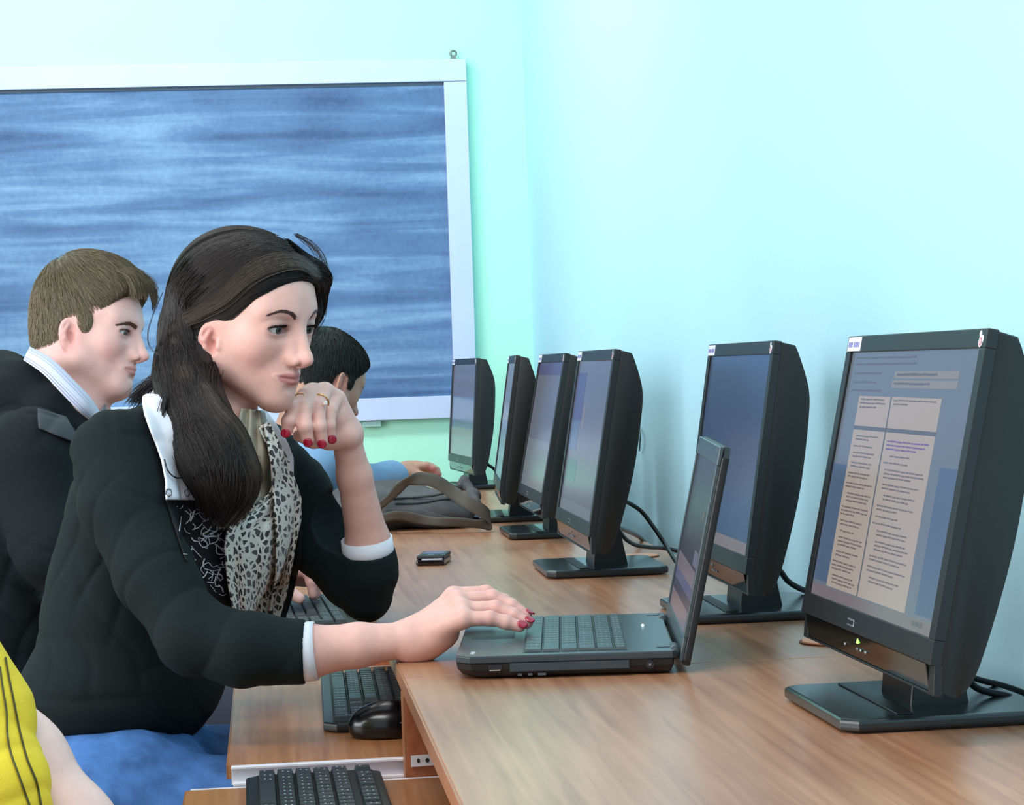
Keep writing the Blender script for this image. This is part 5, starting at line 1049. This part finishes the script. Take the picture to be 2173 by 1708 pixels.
def short_hair(head_o, A, sc, cap, n, ln, crown, base, person, rad, seed, front_lift=0.0, keep=None, whorl=0.6):
    r = np.random.default_rng(seed); D = r.normal(size=(n*3, 3)); D /= np.linalg.norm(D, axis=1)[:, None]; Q = head_o+sc*((D*np.array((0.10, 0.08, 0.09))+np.array((-0.015, 0, 0.035)))@A); Q = cap.project(Q, 0, 4)
    loc = ((Q-head_o)@A.T)/sc; ok = np.abs(cap.ev(Q)) < 0.001
    if keep is not None: ok &= keep(loc)
    Q = Q[ok][:n]; loc = loc[ok][:n]; g = cap.grad(Q); away = loc-np.array(crown); dirl = away/(np.linalg.norm(away, axis=1)[:, None]+1e-6); dirl[:, 2] -= 0.25
    d = dirl@A; d = d-g*np.einsum('ij,ij->i', d, g)[:, None]; d /= np.linalg.norm(d, axis=1)[:, None]+1e-9; d += r.normal(0, 0.16, d.shape)
    L_ = ln(loc)*r.uniform(0.7, 1.15, len(Q)); K = 7; t = np.linspace(0, 1, K)[None, :, None]
    X = Q[:, None]+d[:, None]*L_[:, None, None]*t; X = cap.project(X.reshape(-1, 3), 0, 2).reshape(X.shape); lift = (0.0006+0.09*L_[:, None]*np.sin(np.linspace(0, 1, K)*2.2)[None]); X = X+g[:, None]*lift[..., None]
    return rel(strands('hair_strands', X, rad, HAIR, None, hair_cols(len(Q), base, 0.20), 0.4), person)
short_hair(OB, AB, HB, HC, 9000, lambda l: np.clip(0.020+0.25*(l[:, 2]-0.02), 0.010, 0.034), (-0.055, 0, 0.10), (118, 106, 86), pb, 0.00042, 21)
fr = np.random.default_rng(4); nF = 1100; y_ = fr.uniform(-0.052, 0.052, nF); S0 = np.stack([0.050+fr.normal(0, 0.006, nF), y_, 0.128-7*y_**2], 1); S1 = np.stack([0.096-4*y_**2+fr.normal(0, 0.003, nF), y_*1.05, 0.122-6*y_**2], 1); S2 = np.stack([0.107-6*y_**2+fr.normal(0, 0.003, nF), y_*1.05, 0.080+fr.normal(0, 0.008, nF)-4*y_**2], 1)
tt = np.linspace(0, 1, 8)[None, :, None]; X = (S0[:, None]*(1-tt)**2+2*S1[:, None]*tt*(1-tt)+S2[:, None]*tt**2); RB(strands('fringe', OB+HB*(X@AB), 0.00045, HAIR, None, hair_cols(nF, (112, 100, 80), 0.2)))
# jacket, hood and shirt collar
KN2 = mat('black_jacket', (20, 28, 32), 0.85, spec=0.2, noise=0.10, nscale=14, bump=0.4, bscale=1000); GREYP = mat('grey_patch', (56, 62, 68), 0.8, bump=0.2, bscale=900)
JB = Shape(); BL = 0.2*RT-0.98*ZV; BL /= np.linalg.norm(BL); BF = 0.98*RT+0.2*ZV
def BX(c, r, k=0.04): JB.ell(c, r, [BL, BF, UP], k=k)
BX(P(55, 1080, 3.64), (0.210, 0.125, 0.165)); BX(P(20, 1300, 3.60), (0.175, 0.130, 0.20)); BX(P(10, 1520, 3.60), (0.18, 0.14, 0.14))
JB.cone(P(60, 950, 3.6), P(70, 960, 3.46), 0.075, 0.070, k=0.05); JB.cone(P(60, 950, 3.6), P(110, 950, 3.78), 0.075, 0.065, k=0.05)
JB.chain([P(70, 985, 3.45), P(110, 1150, 3.42), P(200, 1290, 3.50)], [0.072, 0.060, 0.052], k=0.03); JB.chain([P(200, 1290, 3.50), P(330, 1262, 3.68), P(450, 1240, 3.83)], [0.052, 0.046, 0.040], k=0.03)
JB.disp = creases([((0.3, 0.2, 0.9), 130, 1.0), ((0.8, 0.3, -0.5), 90, 0.9)], 0.004); JB.dslop = 0.010
RB(finish('jacket', JB, 0.0045, KN2, None))
HD = Shape(); HD.chain([P(205, 930, 3.55), P(160, 912, 3.53), P(105, 868, 3.53), P(48, 818, 3.56), P(8, 798, 3.64), P(10, 800, 3.72), P(100, 850, 3.76), P(215, 915, 3.68)], [0.014, 0.022, 0.030, 0.034, 0.038, 0.036, 0.028, 0.016], k=0.02)
HD.cone(P(20, 850, 3.6), P(-10, 900, 3.62), 0.06, 0.07, k=0.04); HD.disp = folds([((0.6, 0.3, 0.8), 90, 0.8)], 0.003); HD.dslop = 0.006
RB(finish('hood', HD, 0.004, KN2, None))
cb = catmull([P(50, 764, 3.530), P(92, 794, 3.505), P(132, 836, 3.495), P(168, 872, 3.500), P(198, 896, 3.53)], 8); ct = catmull([P(64, 736, 3.545), P(110, 762, 3.520), P(150, 800, 3.508), P(190, 842, 3.512), P(212, 874, 3.54)], 8)
STR = mat('striped_shirt', (206, 210, 228), 0.7); RB(sheet('shirt_collar', np.stack([cb, (cb+ct)/2+0.002*ZV, ct], 0), STR, None, 0.002))
STL = mat('shirt_stripe', (150, 156, 190), 0.7)
for u in (0.12, 0.26, 0.40, 0.54, 0.68, 0.82): q = cb*(1-u)+ct*u+(0.0022 if 0.2 < u < 0.8 else 0.0016)*ZV; RB(tube('collar_stripe', list(q), 0.0006, STL, None, 5, 1))
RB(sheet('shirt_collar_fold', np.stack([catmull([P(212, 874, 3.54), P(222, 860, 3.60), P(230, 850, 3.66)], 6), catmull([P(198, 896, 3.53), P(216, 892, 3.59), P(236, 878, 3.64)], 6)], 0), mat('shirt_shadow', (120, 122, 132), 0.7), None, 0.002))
def patchB(name, eL, eR, m, d0, off, nu=16, nv=12): G, D = drape(JB, quad_grid(eL, eR, nu, nv), d0, off); return RB(sheet(name, G, m, None, 0.0015))
patchB('shoulder_patch', [(80, 866), (80, 888), (82, 908)], [(140, 884), (160, 920), (176, 946)], GREYP, 3.2, 0.006)
# trousers and feet under the desk
TRO = mat('dark_trousers', (36, 42, 56), 0.8)
def seated(person, px, py, m, yaw_y=0.0, wide=0.09):
    g = Shape()
    for s in (-1, 1):
        a = np.array((px, py+s*wide, 0.545)); k_ = np.array((px+0.44, py+s*(wide+0.02)+yaw_y, 0.53)); g.chain([a, k_], [0.088, 0.064], k=0.04); g.chain([k_, k_+np.array((-0.05, 0, -0.45))], [0.058, 0.045], k=0.03)
    g.ell((px, py, 0.57), (0.125, 0.18, 0.10), k=0.05); rel(finish('trousers', g, 0.008, m, None), person)
    for s in (-1, 1):
        a_ = np.array((px+0.39, py+s*(wide+0.02)+yaw_y, 0.055)); s_ = Shape(); s_.cone(a_, a_+np.array((0.15, 0, -0.015)), 0.045, 0.035, k=0.03); s_.ell((a_[0], a_[1], -1.0), (2, 2, 1.0), k=0.002, op='s'); rel(finish('shoe', s_, 0.008, SHOE, None), person)
hbp = P(10, 1540, 3.60); seated(pb, hbp[0], hbp[1], TRO)

# ================================================================== the dark-haired man at the far end
pc = empty('person', tuple(P(640, 1100, 5.15))); tag(pc, 'dark-haired man in a blue-grey shirt turned away, head bowed, beyond the woman', 'person')
RC = lambda o: rel(o, pc)
AC = frame(-40, 24, 4); OC = P(693, 812, 5.15); HCc = 0.96; hc = lambda x, y, z: OC+HCc*(np.array((x, y, z))@AC)
Bc = Shape(); Bc.p.append((None, OC, 0.135, 0.012, 'u', (HEAD_M, OC, AC, HCc))); Bc.cone(hc(-0.045, 0, -0.050), P(650, 930, 5.13), 0.058, 0.065, k=0.03); Bc.ell(P(640, 1010, 5.15), (0.13, 0.12, 0.12), k=0.05)
cm = [P(886, 990, 5.38), P(892, 992, 5.41), P(898, 994, 5.44), P(900, 996, 5.47)]
cf = [[P(888, 990, 5.37), P(905, 988, 5.37), P(918, 995, 5.37), P(926, 1006, 5.37)], [P(894, 992, 5.40), P(910, 990, 5.4), P(922, 996, 5.4), P(930, 1006, 5.4)], [P(898, 993, 5.43), P(914, 991, 5.43), P(925, 997, 5.43), P(931, 1006, 5.43)], [P(900, 996, 5.46), P(914, 994, 5.46), P(924, 999, 5.46), P(930, 1006, 5.46)]]
hand_sdf(Bc, P(866, 1004, 5.38), cm, cf, 0.022, 0.012, [0.0095]*4, ([P(876, 1006, 5.36), P(895, 1010, 5.35), P(910, 1012, 5.35)], [0.014, 0.010, 0.008])); Bc.cone(P(800, 1024, 5.30), P(866, 1004, 5.38), 0.032, 0.024, k=0.02)
RC(finish('body', Bc, 0.003, SKIN, None, tintf=lambda v: skin_tint(v, OC, AC, (176, 134, 114), 0.3, sc=HCc)))
add_eyes(pc, OC, AC, AC[0]-UP*0.3, HCc)
for o in [o for o in bpy.data.objects if o.parent is pc]: o.parent = None; RC(o)
for s in (-1, 1): RC(face_strands('eyebrow', None, HEAD_M, OC, AC, [(0.085, s*0.010, 0.0190), (0.086, s*0.022, 0.0210), (0.080, s*0.035, 0.0215), (0.066, s*0.046, 0.0165)], 160, 0.0070, HAIR, (30, 24, 24), [(0.7, 0.4), (1.0, -0.3)], [0.0075, 0.0070, 0.0055, 0.0020], sc=HCc, rad=0.0005))
CC = Shape(); CC.els(HCc, hc(-0.020, 0, 0.042), (0.096, 0.079, 0.086), AC, k=0.02); CC.els(HCc, hc(0.030, 0, 0.052), (0.062, 0.064, 0.060), AC, k=0.03); CC.els(HCc, hc(-0.045, 0, -0.015), (0.064, 0.064, 0.080), AC, k=0.03)
CC.els(HCc, hc(*(nb_*(0.011+1.5))), (1.5,)*3, AC, k=0.004, op='s')
for s in (-1, 1): CC.els(HCc, hc(-0.014, s*0.087, -0.015), (0.020, 0.030, 0.032), AC, k=0.004, op='s'); CC.els(HCc, hc(0.016, s*0.067, 0.006), (0.012, 0.010, 0.026), AC, k=0.006)
CC.els(HCc, hc(-0.03, 0, -0.215), (0.20, 0.20, 0.125), AC, k=0.01, op='s')
RC(finish('hair', CC, 0.004, HAIR, None, tintf=lambda v: np.tile(np.array(lin(22, 24, 22)[:3]), (len(v), 1))))
short_hair(OC, AC, HCc, CC, 5000, lambda l: np.clip(0.026+0.2*(l[:, 2]-0.02), 0.014, 0.036), (-0.055, 0, 0.10), (28, 30, 27), pc, 0.0006, 22)
SHT = mat('blue_grey_shirt', (120, 156, 190), 0.75, spec=0.25, noise=0.08, nscale=12, bump=0.3, bscale=700)
JC = Shape(); CL = 0.1*RT-1.0*ZV; CL /= np.linalg.norm(CL); CF = np.cross(CL, UP); 
JC.ell(P(592, 1055, 5.15), (0.20, 0.125, 0.16), [CL, CF, UP], k=0.05); JC.ell(P(575, 1200, 5.15), (0.18, 0.13, 0.2), [CL, CF, UP], k=0.05); JC.cone(P(640, 985, 5.15), P(650, 995, 4.99), 0.07, 0.065, k=0.05); JC.cone(P(640, 985, 5.15), P(650, 990, 5.32), 0.07, 0.065, k=0.05)
JC.chain([P(655, 1000, 4.98), P(684, 1070, 5.05), P(722, 1046, 5.16)], [0.066, 0.052, 0.05], k=0.03); JC.chain([P(722, 1044, 5.16), P(770, 1030, 5.24), P(832, 1012, 5.32)], [0.046, 0.044, 0.040], k=0.03)
JC.disp = folds([((0.4, 0.2, 0.8), 62, 0.9), ((0.9, 0.3, -0.4), 50, 0.7)], 0.005); JC.dslop = 0.012
RC(finish('shirt', JC, 0.006, SHT, None)); hcp = P(575, 1290, 5.15); seated(pc, hcp[0], hcp[1], TRO)

# ================================================================== the person in yellow at the lower left corner
py_ = empty('person', tuple(P(-60, 1700, 2.0))); tag(py_, 'person in a yellow top with dark stripes, cut off at the bottom left corner', 'person')
RY = lambda o: rel(o, py_)
YEL = mat('yellow_cotton', (232, 204, 58), 0.75, spec=0.25, noise=0.06, nscale=24, bump=0.3, bscale=900); STK = mat('olive_stripe', (72, 70, 24), 0.7); ORG = mat('orange_lining', (196, 150, 30), 0.7)
By = Shape(); Y0 = P(-150, 1560, 2.02)
By.chain([P(-80, 1480, 2.02), P(42, 1614, 2.03), P(152, 1762, 2.02), P(262, 1905, 2.0)], [0.038, 0.037, 0.036, 0.034], k=0.03)
yw = np.array((-0.07, 1.84, 0.690)); By.chain([P(262, 1905, 1.98), P(380, 1960, 1.93), yw], [0.034, 0.030, 0.024], k=0.02)
ym = [yw+np.array((0.075, -0.03+0.02*i, 0.004)) for i in range(4)]; yf = [[m, m+np.array((0.035, 0, 0.006)), m+np.array((0.058, 0, -0.004)), m+np.array((0.074, 0, -0.010))] for m in ym]
hand_sdf(By, yw, ym, yf, 0.022, 0.011, [0.0085]*4, ([yw+np.array((0.02, 0.03, -0.005)), yw+np.array((0.055, 0.05, -0.012)), yw+np.array((0.08, 0.055, -0.018))], [0.015, 0.011, 0.009]))
OY = P(-230, 700, 2.10); AY = frame(5, 10, 0); By.p.append((None, OY, 0.135, 0.012, 'u', (HEAD_M, OY, AY, 0.95))); By.cone(OY+np.array((-0.02, 0, -0.05)), OY+np.array((-0.03, 0, -0.22)), 0.05, 0.055, k=0.03); By.ell(P(-260, 1250, 2.12), (0.07, 0.10, 0.13), k=0.04)
RY(finish('body', By, 0.004, SKIN, None, tintf=lambda v: skin_tint(v, OY, AY, (232, 196, 188), 0.3, sc=0.95)))
add_eyes(py_, OY, AY, AY[0]-UP*0.1, 0.95)
for o in [o for o in bpy.data.objects if o.parent is py_]: o.parent = None; RY(o)
CY = Shape(); CY.ell(OY+0.95*(np.array((-0.022, 0, 0.042))@AY), (0.094, 0.077, 0.084), AY, k=0.02); CY.ell(OY+0.95*((nb_*1.512)@AY), (1.42,)*3, AY, k=0.004, op='s'); RY(finish('hair', CY, 0.006, HAIR, None, tintf=lambda v: np.tile(np.array(lin(50, 40, 34)[:3]), (len(v), 1))))
YS = Shape(); YS.ell(P(-250, 1160, 2.12), (0.092, 0.165, 0.125), [RT, ZV, UP], k=0.04); YS.ell(P(-350, 1400, 2.12), (0.110, 0.19, 0.20), [RT, ZV, UP], k=0.04); YS.ell(P(-330, 1700, 2.10), (0.120, 0.17, 0.20), [RT, ZV, UP], k=0.04)
YS.chain([P(-230, 1300, 2.0), P(-110, 1430, 1.985), P(-58, 1530, 1.985), P(-25, 1610, 1.98)], [0.050, 0.048, 0.052, 0.042], k=0.02); YS.chain([P(-90, 1560, 1.96), P(-30, 1680, 1.95), P(-10, 1830, 1.95)], [0.045, 0.050, 0.055], k=0.025)
YS.chain([P(-300, 1350, 2.25), P(-250, 1480, 2.28), P(-200, 1600, 2.28)], [0.06, 0.05, 0.045], k=0.03)
YS.disp = creases([((0.2, 0.2, 0.95), 170, 1.0), ((0.7, 0.2, 0.6), 120, 0.8)], 0.0032); YS.dslop = 0.012
RY(finish('yellow_top', YS, 0.004, YEL, None))
short_hair(OY, AY, 0.95, CY, 2500, lambda l: np.clip(0.026+0.2*(l[:, 2]-0.02), 0.014, 0.036), (-0.055, 0, 0.10), (50, 40, 34), py_, 0.0009, 23)
def cordY(pts, w, m, nm, off=0.0015): G, _ = drape(YS, catmull([np.array(p, float) for p in pts], 8), 1.6, off); RY(tube(nm, list(G), w, m, None, 6, 1))
cordY([(0, 1415), (6, 1460), (14, 1510), (16, 1560), (24, 1600), (42, 1650), (62, 1706), (80, 1760)], 0.0010, STK, 'dark_stripe'); cordY([(12, 1395), (18, 1430), (30, 1490), (42, 1550), (58, 1610), (78, 1660), (88, 1712), (96, 1760)], 0.0010, STK, 'dark_stripe')
ysp = P(-210, 1780, 2.1); seated(py_, ysp[0], ysp[1], TRO)
